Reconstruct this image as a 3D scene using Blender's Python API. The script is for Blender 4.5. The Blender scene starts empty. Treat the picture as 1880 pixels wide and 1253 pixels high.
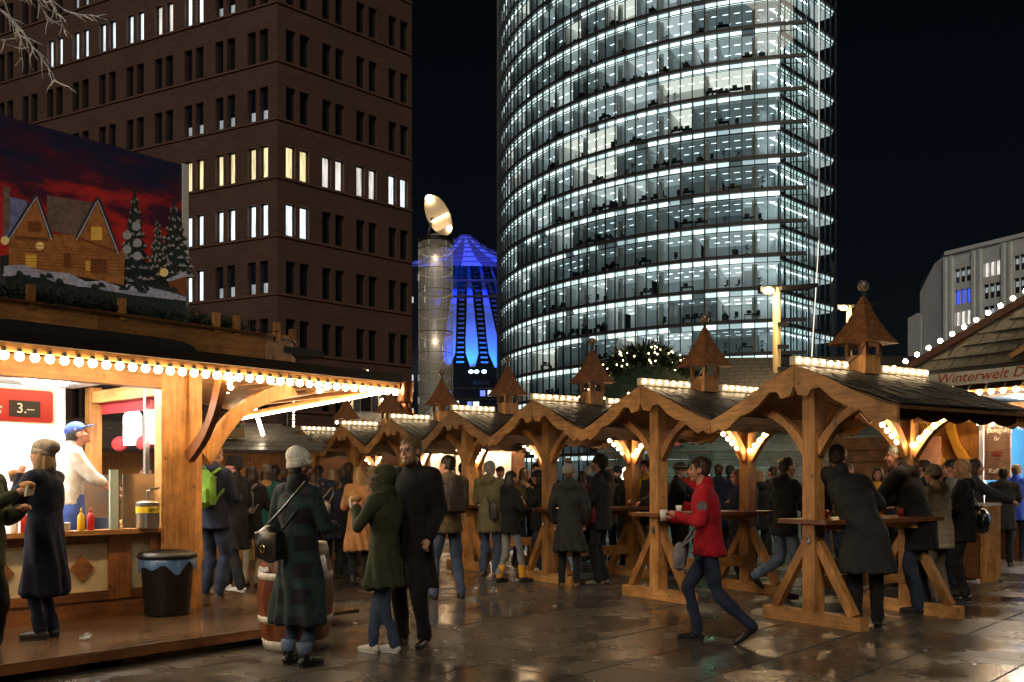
import bpy, bmesh, math, random
import numpy as np
from mathutils import Vector, Matrix, Euler
R = math.radians
SC = bpy.context.scene
COL = SC.collection
random.seed(7)
# ------------------------------------------------------------ camera, sky, light
F, HOR, CAMH = 1700.0, 884.0, 1.475
cd = bpy.data.cameras.new('camera'); cam = bpy.data.objects.new('camera', cd); COL.objects.link(cam)
cam.location = (0, 0, CAMH); cam.rotation_euler = (R(90), 0, 0)
cd.sensor_width = 36.0; cd.lens = F / 1880 * 36; cd.shift_y = (HOR - 626.5) / 1880
cd.clip_start = 0.1; cd.clip_end = 1500
SC.camera = cam
SC.render.resolution_x, SC.render.resolution_y = 1024, 682
W = bpy.data.worlds.new('World'); SC.world = W; W.use_nodes = True
wn = W.node_tree; bg = wn.nodes['Background']
sky = wn.nodes.new('ShaderNodeTexSky'); sky.sky_type = 'NISHITA'; sky.sun_disc = False
sky.sun_elevation = R(36); sky.sun_rotation = R(187)
wn.links.new(sky.outputs[0], bg.inputs[0]); bg.inputs[1].default_value = 0.00055
sd = bpy.data.lights.new('sun', 'SUN'); sun = bpy.data.objects.new('sun', sd); COL.objects.link(sun)
sd.energy = 0.60; sd.color = (1.0, 0.86, 0.68); sd.angle = R(25)
sun.rotation_euler = (R(54), 0, R(-7))        # low city glow from behind the camera
SC.view_settings.view_transform = 'Standard'; SC.view_settings.look = 'None'
SC.view_settings.gamma = 1; SC.view_settings.exposure = 0.65
SC.cycles.use_denoising = True
SC.cycles.max_bounces = 7; SC.cycles.diffuse_bounces = 3; SC.cycles.glossy_bounces = 3
SC.cycles.transmission_bounces = 4; SC.cycles.transparent_max_bounces = 16
SC.cycles.sample_clamp_indirect = 4.0; SC.cycles.caustics_reflective = False; SC.cycles.caustics_refractive = False

# ------------------------------------------------------------ pixel helpers (pixel = direction only)
def gp(px, py, z=0.0):
    Y = (CAMH - z) * F / (py - HOR); return Vector(((px - 940) / F * Y, Y, z))
def pt(px, py, Y):
    return Vector(((px - 940) / F * Y, Y, CAMH + (HOR - py) / F * Y))

# ------------------------------------------------------------ materials
MATS = {}
def mat(name, col, rough=0.6, metal=0.0, var=0.0, scale=8.0, bump=0.0, bscale=None, emit=None, estr=0.0, coat=0.0, spec=None, stretch=None, sampling=None, sheen=0.0):
    if name in MATS: return MATS[name]
    m = bpy.data.materials.new(name); m.use_nodes = True; MATS[name] = m
    nt = m.node_tree; b = nt.nodes['Principled BSDF']
    b.inputs['Base Color'].default_value = (*col, 1); b.inputs['Roughness'].default_value = rough; b.inputs['Metallic'].default_value = metal
    if coat: b.inputs['Coat Weight'].default_value = coat; b.inputs['Coat Roughness'].default_value = 0.12
    if spec is not None: b.inputs['Specular IOR Level'].default_value = spec
    if sheen: b.inputs['Sheen Weight'].default_value = sheen; b.inputs['Sheen Roughness'].default_value = 0.5
    if emit: b.inputs['Emission Color'].default_value = (*emit, 1); b.inputs['Emission Strength'].default_value = estr
    if var or bump:
        tc = nt.nodes.new('ShaderNodeTexCoord'); mp = nt.nodes.new('ShaderNodeMapping'); nt.links.new(tc.outputs['Object'], mp.inputs[0])
        if stretch: mp.inputs['Scale'].default_value = stretch
        n = nt.nodes.new('ShaderNodeTexNoise'); n.inputs['Scale'].default_value = scale; n.inputs['Detail'].default_value = 6; n.inputs['Roughness'].default_value = 0.62
        nt.links.new(mp.outputs[0], n.inputs['Vector'])
        if var:
            r = nt.nodes.new('ShaderNodeValToRGB'); r.color_ramp.elements[0].position = 0.3; r.color_ramp.elements[1].position = 0.72
            r.color_ramp.elements[0].color = (*[c * (1 - var) for c in col], 1); r.color_ramp.elements[1].color = (*[min(1, c * (1 + var)) for c in col], 1)
            nt.links.new(n.outputs['Fac'], r.inputs[0]); nt.links.new(r.outputs[0], b.inputs['Base Color'])
        if bump:
            n2 = n
            if bscale:
                n2 = nt.nodes.new('ShaderNodeTexNoise'); n2.inputs['Scale'].default_value = bscale; n2.inputs['Detail'].default_value = 5; nt.links.new(mp.outputs[0], n2.inputs['Vector'])
            bp = nt.nodes.new('ShaderNodeBump'); bp.inputs['Strength'].default_value = bump; bp.inputs['Distance'].default_value = 0.02
            nt.links.new(n2.outputs['Fac'], bp.inputs['Height']); nt.links.new(bp.outputs[0], b.inputs['Normal'])
    if sampling: m.cycles.emission_sampling = sampling
    return m
def wood(name, col, axis='z', rough=0.5, var=0.35, coat=0.0):
    st = {'x': (1.2, 14, 14), 'y': (14, 1.2, 14), 'z': (14, 14, 1.2)}[axis]
    if name in MATS: return MATS[name]
    m = mat(name, col, rough, var=var, scale=2.2, bump=0.12, stretch=st, coat=coat); nt = m.node_tree; b = nt.nodes['Principled BSDF']; src = b.inputs['Base Color'].links[0].from_socket
    oi = nt.nodes.new('ShaderNodeObjectInfo'); r1 = nt.nodes.new('ShaderNodeValToRGB'); r1.color_ramp.elements[0].color = (.66, .64, .62, 1); r1.color_ramp.elements[1].color = (1.18, 1.2, 1.22, 1); nt.links.new(oi.outputs['Random'], r1.inputs[0])
    g = nt.nodes.new('ShaderNodeNewGeometry'); vo = nt.nodes.new('ShaderNodeTexVoronoi'); vo.inputs['Scale'].default_value = 4.5; nt.links.new(g.outputs['Position'], vo.inputs['Vector'])      # knots
    r2 = nt.nodes.new('ShaderNodeValToRGB'); r2.color_ramp.elements[0].position = .05; r2.color_ramp.elements[0].color = (.34, .28, .24, 1); r2.color_ramp.elements[1].position = .13; r2.color_ramp.elements[1].color = (1, 1, 1, 1); nt.links.new(vo.outputs['Distance'], r2.inputs[0])
    n3 = nt.nodes.new('ShaderNodeTexNoise'); n3.inputs['Scale'].default_value = 2.4; n3.inputs['Detail'].default_value = 7; n3.inputs['Roughness'].default_value = .7; nt.links.new(g.outputs['Position'], n3.inputs['Vector'])                                            # weathering
    r3 = nt.nodes.new('ShaderNodeValToRGB'); r3.color_ramp.elements[0].position = .34; r3.color_ramp.elements[0].color = (.55, .52, .5, 1); r3.color_ramp.elements[1].position = .58; r3.color_ramp.elements[1].color = (1.08, 1.08, 1.08, 1); nt.links.new(n3.outputs['Fac'], r3.inputs[0])
    for r in (r1, r2, r3):
        mx = nt.nodes.new('ShaderNodeMixRGB'); mx.blend_type = 'MULTIPLY'; mx.inputs[0].default_value = 1; nt.links.new(src, mx.inputs[1]); nt.links.new(r.outputs[0], mx.inputs[2]); src = mx.outputs[0]
    nt.links.new(src, b.inputs['Base Color']); return m
def glass(name, tint=(0.8, 0.9, 0.88), rough=0.02, ior=1.45):
    if name in MATS: return MATS[name]
    m = bpy.data.materials.new(name); m.use_nodes = True; MATS[name] = m; nt = m.node_tree
    nt.nodes.remove(nt.nodes['Principled BSDF']); out = nt.nodes['Material Output']
    t = nt.nodes.new('ShaderNodeBsdfTransparent'); t.inputs[0].default_value = (*tint, 1)
    g = nt.nodes.new('ShaderNodeBsdfGlossy'); g.inputs['Roughness'].default_value = rough
    fr = nt.nodes.new('ShaderNodeFresnel'); fr.inputs[0].default_value = ior; mx = nt.nodes.new('ShaderNodeMixShader')
    nt.links.new(fr.outputs[0], mx.inputs[0]); nt.links.new(t.outputs[0], mx.inputs[1]); nt.links.new(g.outputs[0], mx.inputs[2]); nt.links.new(mx.outputs[0], out.inputs[0])
    return m
def emis(name, col, s, sampling=None):
    return mat(name, (0.8, 0.8, 0.8), 0.5, emit=col, estr=s, sampling=sampling)
pine = wood('pine_upright', (0.54, 0.26, 0.078)); pine_x = wood('pine_along', (0.54, 0.26, 0.078), 'x'); pine_y = wood('pine_across', (0.56, 0.28, 0.09), 'y')
pine_dark = wood('stained_pine', (0.22, 0.085, 0.028), 'x'); pine_dk_z = wood('stained_pine_upright', (0.27, 0.105, 0.032), 'z')
soffit = wood('roof_boarding', (0.20, 0.10, 0.045), 'x')
shingle_dark = mat('dark_shingle', (0.030, 0.028, 0.026), 0.55, var=0.6, scale=9, bump=0.4)
shingle_brown = mat('brown_shingle', (0.20, 0.082, 0.030), 0.6, var=0.5, scale=14, bump=0.4)
felt = mat('roof_felt', (0.018, 0.018, 0.020), 0.65, var=0.4, scale=5, bump=0.2)
steel = mat('steel', (0.55, 0.55, 0.55), 0.28, 1.0); dark_metal = mat('dark_metal', (0.03, 0.032, 0.035), 0.45, 0.6)
copper = mat('copper', (0.55, 0.23, 0.11), 0.3, 1.0, var=0.3, scale=10)
white_paint = mat('white_paint', (0.78, 0.77, 0.74), 0.45, var=0.05, scale=3)
cream = mat('cream_panel', (0.62, 0.50, 0.30), 0.6, var=0.2, scale=4)
black_plastic = mat('black_plastic', (0.012, 0.012, 0.013), 0.4, bump=0.05, scale=30)
bulb_warm = emis('warm_bulb', (1.0, 0.72, 0.40), 58); bulb_far = emis('far_bulb', (1.0, 0.70, 0.36), 14, 'NONE')
fairy = emis('fairy_light', (1.0, 0.86, 0.66), 9, 'NONE')
frosted = mat('frosted_light_box', (0.34, 0.29, 0.22), 0.5, emit=(1.0, 0.70, 0.36), estr=0.10)
fir = mat('fir_needles', (0.018, 0.040, 0.018), 0.7, var=0.5, scale=12)

# ------------------------------------------------------------ mesh building
class MB:
    def __init__(s): s.v = []; s.f = []
    def add(s, vs, fs):
        o = len(s.v); s.v += [tuple(v) for v in vs]; s.f += [tuple(i + o for i in f) for f in fs]; return s
    def box(s, c, d, rz=0.0, M=None):
        x, y, z = d[0] / 2, d[1] / 2, d[2] / 2
        vs = [Vector((a * x, b * y, e * z)) for a in (-1, 1) for b in (-1, 1) for e in (-1, 1)]
        if rz: vs = [Matrix.Rotation(rz, 3, 'Z') @ v for v in vs]
        if M is not None: vs = [M @ v for v in vs]
        c = Vector(c)
        return s.add([v + c for v in vs], [(0, 1, 3, 2), (4, 6, 7, 5), (0, 4, 5, 1), (2, 3, 7, 6), (0, 2, 6, 4), (1, 5, 7, 3)])
    def bar(s, a, b, w, h, up=(0, 0, 1)):
        a, b = Vector(a), Vector(b); d = (b - a).normalized(); sd_ = d.cross(Vector(up))
        if sd_.length < 1e-4: sd_ = Vector((1, 0, 0))
        sd_.normalize(); u = sd_.cross(d)
        vs = [p + sd_ * (i * w / 2) + u * (j * h / 2) for p in (a, b) for i, j in ((-1, -1), (1, -1), (1, 1), (-1, 1))]
        return s.add(vs, [(3, 2, 1, 0), (4, 5, 6, 7), (0, 1, 5, 4), (1, 2, 6, 5), (2, 3, 7, 6), (3, 0, 4, 7)])
    def tube(s, path, rad, n=8, cap=True):
        path = [Vector(p) for p in path]; rs = rad if isinstance(rad, (list, tuple)) else [rad] * len(path)
        vs = []; fs = []; ref = None
        for i, p in enumerate(path):
            d = (path[min(i + 1, len(path) - 1)] - path[max(i - 1, 0)]).normalized()
            if ref is None: ref = d.orthogonal().normalized()
            ref = (ref - d * ref.dot(d)).normalized(); b = d.cross(ref)
            vs += [p + (ref * math.cos(2 * math.pi * k / n) + b * math.sin(2 * math.pi * k / n)) * rs[i] for k in range(n)]
        for i in range(len(path) - 1):
            fs += [(i * n + k, i * n + (k + 1) % n, (i + 1) * n + (k + 1) % n, (i + 1) * n + k) for k in range(n)]
        if cap: fs += [tuple(range(n - 1, -1, -1)), tuple((len(path) - 1) * n + k for k in range(n))]
        return s.add(vs, fs)
    def lathe(s, prof, n=20, c=(0, 0, 0)):
        c = Vector(c); vs = []; fs = []
        for r, z in prof: vs += [c + Vector((r * math.cos(2 * math.pi * k / n), r * math.sin(2 * math.pi * k / n), z)) for k in range(n)]
        for i in range(len(prof) - 1): fs += [(i * n + k, i * n + (k + 1) % n, (i + 1) * n + (k + 1) % n, (i + 1) * n + k) for k in range(n)]
        fs += [tuple(range(n - 1, -1, -1)), tuple((len(prof) - 1) * n + k for k in range(n))]
        return s.add(vs, fs)
    def prism(s, poly, A, B, N, o=(0, 0, 0)):
        """polygon (a,b) in plane o + a*A + b*B, extruded by vector N"""
        A, B, N, o = Vector(A), Vector(B), Vector(N), Vector(o); n = len(poly)
        if A.cross(B).dot(N) > 0: poly = poly[::-1]
        v0 = [o + A * a + B * b for a, b in poly]
        return s.add(v0 + [v + N for v in v0], [tuple(range(n)), tuple(range(2 * n - 1, n - 1, -1))] + [(k, n + k, n + (k + 1) % n, (k + 1) % n) for k in range(n)])
    def ell(s, c, r, M=None, n=16, m=10):
        c = Vector(c); vs = []; fs = []
        for i in range(1, m):
            t = math.pi * i / m
            for k in range(n):
                p = 2 * math.pi * k / n; v = Vector((r[0] * math.sin(t) * math.cos(p), r[1] * math.sin(t) * math.sin(p), r[2] * math.cos(t)))
                vs.append(c + (M @ v if M is not None else v))
        a = Vector((0, 0, r[2])); vs += [c + (M @ a if M is not None else a), c - (M @ a if M is not None else a)]
        for i in range(m - 2): fs += [(i * n + k, (i + 1) * n + k, (i + 1) * n + (k + 1) % n, i * n + (k + 1) % n) for k in range(n)]
        T, Bm = len(vs) - 2, len(vs) - 1
        fs += [(T, k, (k + 1) % n) for k in range(n)] + [(Bm, (m - 2) * n + (k + 1) % n, (m - 2) * n + k) for k in range(n)]
        return s.add(vs, fs)
    def cone(s, a, ra, b, rb, n=12):
        """capsule with two radii"""
        a, b = Vector(a), Vector(b); d = b - a; L = d.length
        d = d / L if L > 1e-6 else Vector((0, 0, 1))
        pa = [a - d * ra * math.cos(t) for t in (0.35, 0.9)]; pr = [ra * math.sin(t) for t in (0.35, 0.9)]
        pb = [b + d * rb * math.cos(t) for t in (0.9, 0.35)]; qr = [rb * math.sin(t) for t in (0.9, 0.35)]
        return s.tube(pa + [a, b] + pb, pr + [ra, rb] + qr, n)
    def loft(s, rings, n=24):
        """rings (cx,cy,cz,rx,ry)"""
        vs = []; fs = []
        for cx, cy, cz, rx, ry in rings: vs += [(cx + rx * math.cos(2 * math.pi * k / n), cy + ry * math.sin(2 * math.pi * k / n), cz) for k in range(n)]
        for i in range(len(rings) - 1): fs += [(i * n + k, i * n + (k + 1) % n, (i + 1) * n + (k + 1) % n, (i + 1) * n + k) for k in range(n)]
        fs += [tuple(range(n - 1, -1, -1)), tuple((len(rings) - 1) * n + k for k in range(n))]
        return s.add(vs, fs)
    def blades(s, c, count, rad, ln, w=0.006, up=0.0):
        for _ in range(count):
            d = Vector((random.gauss(0, 1), random.gauss(0, 1), random.gauss(0, 1) + up)).normalized()
            p = Vector(c) + Vector((random.uniform(-1, 1) * rad[0], random.uniform(-1, 1) * rad[1], random.uniform(-1, 1) * rad[2]))
            q = d.orthogonal().normalized() * w; l_ = ln * random.uniform(0.6, 1.3)
            s.add([p - q, p + q, p + d * l_], [(0, 1, 2)])
        return s
    def mesh(s, name):
        me = bpy.data.meshes.new(name); me.from_pydata(s.v, [], s.f); me.update(); return me
    def build(s, name, m, parent=None, smooth=False, loc=None, rz=None):
        me = s.mesh(name); me.materials.append(m)
        if smooth: me.polygons.foreach_set('use_smooth', [True] * len(me.polygons))
        return inst(name, me, parent, loc, rz)
def inst(name, me, parent=None, loc=None, rz=None):
    o = bpy.data.objects.new(name, me); COL.objects.link(o); o.parent = parent
    if loc is not None: o.location = loc
    if rz is not None: o.rotation_euler = (0, 0, rz)
    return o
def tag(o, label, cat, group=None):
    o['label'] = label; o['category'] = cat
    if group: o['group'] = group
    return o
def struct(o): o['kind'] = 'structure'; return o
def stuff(o): o['kind'] = 'stuff'; return o
def thing(name, label, cat, loc=(0, 0, 0), rz=0.0, group=None):
    o = bpy.data.objects.new(name, None); COL.objects.link(o); o.location = loc; o.rotation_euler = (0, 0, rz); o.empty_display_size = 0.1
    return tag(o, label, cat, group)
def copy_tree(o, parent=None):
    c = o.copy(); COL.objects.link(c); c.parent = parent
    for ch in o.children: copy_tree(ch, c)
    return c
def box(name, m, c, d, parent=None, rz=0.0, smooth=False): return MB().box(c, d, rz).build(name, m, parent, smooth)
def text(body, size, m, name, parent, loc, rot, align='CENTER', ext=0.004, shear=0.0, sx=1.0):
    cu = bpy.data.curves.new(name, 'FONT'); cu.body = body; cu.size = size; cu.align_x = align; cu.align_y = 'CENTER'; cu.extrude = ext; cu.shear = shear
    t = bpy.data.objects.new(name, cu); COL.objects.link(t)
    me = bpy.data.meshes.new_from_object(t.evaluated_get(bpy.context.evaluated_depsgraph_get())); me.name = name
    bpy.data.objects.remove(t); me.materials.clear(); me.materials.append(m)
    o = inst(name, me, parent); o.location = loc; o.rotation_euler = rot; o.scale = (sx, 1, 1); return o
BULB = MB().ell((0, 0, 0), (1, 1, 1), n=10, m=7).mesh('bulb'); BULB.polygons.foreach_set('use_smooth', [True] * len(BULB.polygons)); BULB.materials.append(bulb_warm)
BULBF = BULB.copy(); BULBF.materials.clear(); BULBF.materials.append(bulb_far)
BULBH = BULB.copy(); BULBH.materials.clear(); BULBH.materials.append(emis('shelter_bulb', (1.0, .72, .40), 30))
def bulbs(points, r, parent, far=False, hm=False):
    for p in points:
        o = inst('bulb', BULBF if far else BULBH if hm else BULB, parent, p); o.scale = (r, r, r)
def arc(a, b, bulge, n, up):
    """points of a bowed line from a to b"""
    a, b, up = Vector(a), Vector(b), Vector(up); return [a.lerp(b, i / n) + up * bulge * math.sin(math.pi * i / n) for i in range(n + 1)]

def vary_emit(m, lo=.45, hi=1.15, sc=(5, 5, .8)):
    nt = m.node_tree; b = nt.nodes['Principled BSDF']; st = b.inputs['Emission Strength'].default_value; tc = nt.nodes.new('ShaderNodeNewGeometry'); mp = nt.nodes.new('ShaderNodeMapping'); mp.inputs['Scale'].default_value = sc; nt.links.new(tc.outputs['Position'], mp.inputs[0])
    n = nt.nodes.new('ShaderNodeTexNoise'); n.inputs['Scale'].default_value = .9; n.inputs['Detail'].default_value = 3; nt.links.new(mp.outputs[0], n.inputs['Vector']); r = nt.nodes.new('ShaderNodeMapRange'); r.inputs[1].default_value = .3; r.inputs[2].default_value = .7; r.inputs[3].default_value = lo * st; r.inputs[4].default_value = hi * st; nt.links.new(n.outputs['Fac'], r.inputs[0]); nt.links.new(r.outputs[0], b.inputs['Emission Strength'])
# ============================================================ GROUND
def wet_mat(name, c0, c1, slab=False):
    m = bpy.data.materials.new(name); m.use_nodes = True; nt = m.node_tree; b = nt.nodes['Principled BSDF']
    g = nt.nodes.new('ShaderNodeNewGeometry')
    def noise(sc, det=5, ro=0.6):
        n = nt.nodes.new('ShaderNodeTexNoise'); n.inputs['Scale'].default_value = sc; n.inputs['Detail'].default_value = det; n.inputs['Roughness'].default_value = ro
        nt.links.new(g.outputs['Position'], n.inputs['Vector']); return n
    def ramp(src, p0, a, p1, b_):
        r = nt.nodes.new('ShaderNodeValToRGB'); r.color_ramp.elements[0].position = p0; r.color_ramp.elements[1].position = p1
        r.color_ramp.elements[0].color = (*a, 1); r.color_ramp.elements[1].color = (*b_, 1); nt.links.new(src, r.inputs[0]); return r
    fine = noise(26, 7, 0.7); big = noise(0.8, 5, 0.6)
    col = ramp(fine.outputs['Fac'], 0.3, c0, 0.72, c1)
    if slab:
        oi = nt.nodes.new('ShaderNodeObjectInfo'); mx = nt.nodes.new('ShaderNodeMixRGB'); mx.blend_type = 'MULTIPLY'; mx.inputs[0].default_value = 1
        rr = ramp(oi.outputs['Random'], 0, (0.72, 0.72, 0.72), 1, (1.2, 1.18, 1.12)); nt.links.new(col.outputs[0], mx.inputs[1]); nt.links.new(rr.outputs[0], mx.inputs[2]); nt.links.new(mx.outputs[0], b.inputs['Base Color'])
    else: nt.links.new(col.outputs[0], b.inputs['Base Color'])
    ro = ramp(big.outputs['Fac'], 0.40, (0.09, 0.09, 0.09), 0.56, (0.33, 0.33, 0.33)); nt.links.new(ro.outputs[0], b.inputs['Roughness'])
    st = ramp(big.outputs['Fac'], 0.40, (0.10, 0.10, 0.10), 0.56, (0.55, 0.55, 0.55))
    med = noise(60, 4, 0.7); bp = nt.nodes.new('ShaderNodeBump'); bp.inputs['Distance'].default_value = 0.006
    nt.links.new(st.outputs[0], bp.inputs['Strength']); nt.links.new(med.outputs['Fac'], bp.inputs['Height']); nt.links.new(bp.outputs[0], b.inputs['Normal'])
    b.inputs['Specular IOR Level'].default_value = 0.6
    return m
wet_slab = wet_mat('wet_stone_slab', (0.050, 0.045, 0.039), (0.125, 0.112, 0.095), True)
wet_ground = wet_mat('wet_ground', (0.025, 0.021, 0.017), (0.06, 0.05, 0.038))
g = MB().add([(-400, -60, -0.012), (400, -60, -0.012), (400, 700, -0.012), (-400, 700, -0.012)], [(0, 1, 2, 3)]).build('ground', wet_ground); struct(g)
pav = struct(thing('pavement', '', '', (0, 0, 0))); del pav['label'], pav['category']
SLAB = MB().prism([(-.590, -.390), (.590, -.390), (.590, .390), (-.590, .390)], (1, 0, 0), (0, 1, 0), (0, 0, -.03)).mesh('paving_slab'); SLAB.materials.append(wet_slab)
ang = R(47.5); ca, sa = math.cos(ang), math.sin(ang); ns = 0; cand = []
for j in range(-26, 26):
    for i in range(-14, 22):
        a = i * 1.2 + (0.6 if j % 2 else 0); b = j * 0.8; x = a * ca - b * sa; y = a * sa + b * ca
        if 5.2 < y < 17 and abs(x) < 0.60 * y + 0.8 and not (x < -2.2 and y > 8.6 + (x + 2.2) * 0.9): cand.append((y, x))
cand.sort()
for y, x in cand[:300]:
    o = inst('paving_slab', SLAB, pav, (x, y, random.uniform(-.0015, .0015)), ang); o.rotation_euler = (random.uniform(-.0016, .0016), random.uniform(-.0016, .0016), ang)

# ============================================================ FACADES OF FAR BUILDINGS
def wall_with_openings(mb, o, u, n, s0, s1, z0, z1, openings, depth):
    """front sheet with reveals; o 2D origin, u along, n outward; openings (sa,sb,za,zb)"""
    S = sorted({s0, s1, *[q for p in openings for q in p[:2]]}); Z = sorted({z0, z1, *[q for p in openings for q in p[2:]]})
    S = [q for q in S if s0 <= q <= s1]; Z = [q for q in Z if z0 <= q <= z1]
    op = {(round(p[0], 3), round(p[2], 3)) for p in openings}
    P = lambda s, z, d=0.0: (o[0] + u[0] * s - n[0] * d, o[1] + u[1] * s - n[1] * d, z)
    for i in range(len(S) - 1):
        for j in range(len(Z) - 1):
            if any(p[0] - 1e-4 <= S[i] and S[i + 1] <= p[1] + 1e-4 and p[2] - 1e-4 <= Z[j] and Z[j + 1] <= p[3] + 1e-4 for p in openings): continue
            mb.add([P(S[i], Z[j]), P(S[i + 1], Z[j]), P(S[i + 1], Z[j + 1]), P(S[i], Z[j + 1])], [(0, 1, 2, 3)])
    for a, b, c, d in openings:
        q = [(a, c), (b, c), (b, d), (a, d)]
        for k in range(4):
            e, f = q[k], q[(k + 1) % 4]; mb.add([P(*e), P(*e, depth), P(*f, depth), P(*f)], [(0, 1, 2, 3)])
def window_mesh(w, h, fr=0.07):
    m = MB(); m.box((0, 0, h / 2 - fr / 2), (w, .1, fr)).box((0, 0, -h / 2 + fr / 2), (w, .1, fr)).box((-w / 2 + fr / 2, 0, 0), (fr, .1, h - 2 * fr)).box((w / 2 - fr / 2, 0, 0), (fr, .1, h - 2 * fr)); return m.mesh('window')
def quad_mesh(w, h, m, name):
    me = MB().add([(-w / 2, 0, -h / 2), (w / 2, 0, -h / 2), (w / 2, 0, h / 2), (-w / 2, 0, h / 2)], [(0, 1, 2, 3)]).mesh(name); me.materials.append(m); return me
brick = bpy.data.materials.new('brick_wall'); brick.use_nodes = True
nt = brick.node_tree; b = nt.nodes['Principled BSDF']; tc = nt.nodes.new('ShaderNodeTexCoord'); br = nt.nodes.new('ShaderNodeTexBrick'); mp = nt.nodes.new('ShaderNodeMapping')
mp.inputs['Rotation'].default_value = (R(90), 0, 0); nt.links.new(tc.outputs['Object'], mp.inputs[0]); nt.links.new(mp.outputs[0], br.inputs[0])
br.inputs['Color1'].default_value = (0.165, 0.083, 0.065, 1); br.inputs['Color2'].default_value = (0.122, 0.066, 0.054, 1); br.inputs['Mortar'].default_value = (0.10, 0.07, 0.055, 1)
br.inputs['Scale'].default_value = 1.0; br.inputs['Brick Width'].default_value = 0.5; br.inputs['Row Height'].default_value = 0.16; br.inputs['Mortar Size'].default_value = 0.018
nz = nt.nodes.new('ShaderNodeTexNoise'); nz.inputs['Scale'].default_value = 0.35; nz.inputs['Detail'].default_value = 6; nt.links.new(tc.outputs['Object'], nz.inputs['Vector'])
mx = nt.nodes.new('ShaderNodeMixRGB'); mx.blend_type = 'MULTIPLY'; mx.inputs[0].default_value = 0.8; rp = nt.nodes.new('ShaderNodeValToRGB'); rp.color_ramp.elements[0].color = (.55, .55, .55, 1); rp.color_ramp.elements[1].color = (1.25, 1.2, 1.15, 1)
nt.links.new(nz.outputs['Fac'], rp.inputs[0]); nt.links.new(br.outputs[0], mx.inputs[1]); nt.links.new(rp.outputs[0], mx.inputs[2]); nt.links.new(mx.outputs[0], b.inputs['Base Color']); b.inputs['Roughness'].default_value = 0.75
course = mat('stone_course', (0.17, 0.085, 0.06), 0.7, var=0.2)
dark_pane = mat('dark_window_glass', (0.010, 0.012, 0.014), 0.06, spec=0.8)
clear = glass('clear_window_glass', (0.9, 0.93, 0.93))
lit = {'w': emis('lit_office_white', (0.86, 0.95, 1.0), 1.1, 'NONE'), 'y': emis('lit_office_yellow', (1.0, 0.80, 0.42), 0.95, 'NONE'), 'd': emis('lit_office_dim', (0.75, 0.85, 0.9), 0.30, 'NONE'), 'g': emis('lit_office_grey', (1.0, 0.90, 0.80), 0.75, 'NONE'), 'b': emis('lit_office_blue', (0.05, 0.12, 1.0), 0.8, 'NONE')}
for m_ in lit.values(): vary_emit(m_)
frame_m = mat('window_frame', (0.02, 0.02, 0.022), 0.5)

bb = thing('brick_tower', 'dark red brick office tower with paired narrow windows', 'building', (-14.7, 58, 0))
C0 = (0, 0)
uR = Vector((0.72, 0.694)).normalized(); nR = Vector((uR.y, -uR.x)); uL = Vector((-0.894, 0.447)); nL = Vector((-uL.y, uL.x)); nL = nL if nL.y < 0 else -nL
rows = [7.05 + 3.66 * i for i in range(10)]
WW, WH = 0.68, 2.05
WM = window_mesh(WW, WH); WM.materials.append(frame_m)
PD = quad_mesh(WW - .12, WH - .12, dark_pane, 'pane'); PC = quad_mesh(WW - .12, WH - .12, clear, 'pane')
BL = {k: quad_mesh(WW - .02, WH - .02, m, 'lit_room') for k, m in lit.items()}
HALF = {k: quad_mesh(WW - .02, WH * .3, m, 'lit_room') for k, m in lit.items()}
def brick_face(u, n, bays, s1, litmap, name):
    ops = []
    for s in bays:
        for z in rows:
            for q in (-.50, .50): ops.append((s + q - WW / 2, s + q + WW / 2, z - WH / 2, z + WH / 2))
    mb = MB(); wall_with_openings(mb, (0, 0), u, n, 0, s1, 0, 46, ops, .38); mb.build('wall', brick, bb)
    ang = math.atan2(u.y, u.x) if u.x > 0 else math.atan2(-u.y, -u.x)
    for bi, s in enumerate(bays):
        for ri, z in enumerate(rows):
            st = litmap.get((bi, ri), '')
            for k, q in enumerate((-.50, .50)):
                p = Vector((u.x * (s + q) - n.x * .28, u.y * (s + q) - n.y * .28, z))
                w = inst('window', WM, bb, p, ang); c = st[k] if len(st) == 2 else st
                inst('pane', PC if c else PD, w, (0, 0, 0))
                if c: inst('lit_room', HALF[c.lower()] if c.isupper() else BL[c], w, (0, .06, -WH * .3 if c.isupper() else 0))
    for z in rows: 
        m = MB(); a = Vector((u.x * s1 / 2 + n.x * .03, u.y * s1 / 2 + n.y * .03, z - WH / 2 - .12)); m.box(a, (s1, .1, .12), ang); m.build('string_course', course, bb)
baysR = [1.45 + 2.66 * i for i in range(4)]; baysL = [1.6 + 2.73 * i for i in range(11)]
brick_face(uR, nR, baysR, 10.6, {(0, 4): 'yy', (1, 4): 'gg', (2, 4): 'gg', (3, 4): 'ww', (0, 3): 'ww'}, 'right')
brick_face(uL, nL, baysL, 34, {(0, 4): 'yy', (1, 4): 'yy', (2, 4): 'yy', (3, 4): 'y', (0, 3): 'ww', (1, 3): 'ww', (2, 3): 'ww', (0, 2): 'DD', (1, 2): 'DD', (2, 2): 'ww', (0, 5): 'DD', (1, 5): 'DD', (2, 5): 'DD',
    (2, 7): 'ww', (3, 7): 'gg', (4, 7): 'ww', (5, 7): 'w', (6, 7): 'ww', (7, 7): 'ww', (1, 7): 'DD', (5, 8): 'w', (4, 8): 'ww', (6, 8): 'dd'}, 'left')
MB().prism([(0, 0), (uR.x * 10.6, uR.y * 10.6), (-20, 40), (uL.x * 34, uL.y * 34)], (1, 0, 0), (0, 1, 0), (0, 0, -.5), (0, 0, 46)).build('roof', felt, bb)

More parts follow.
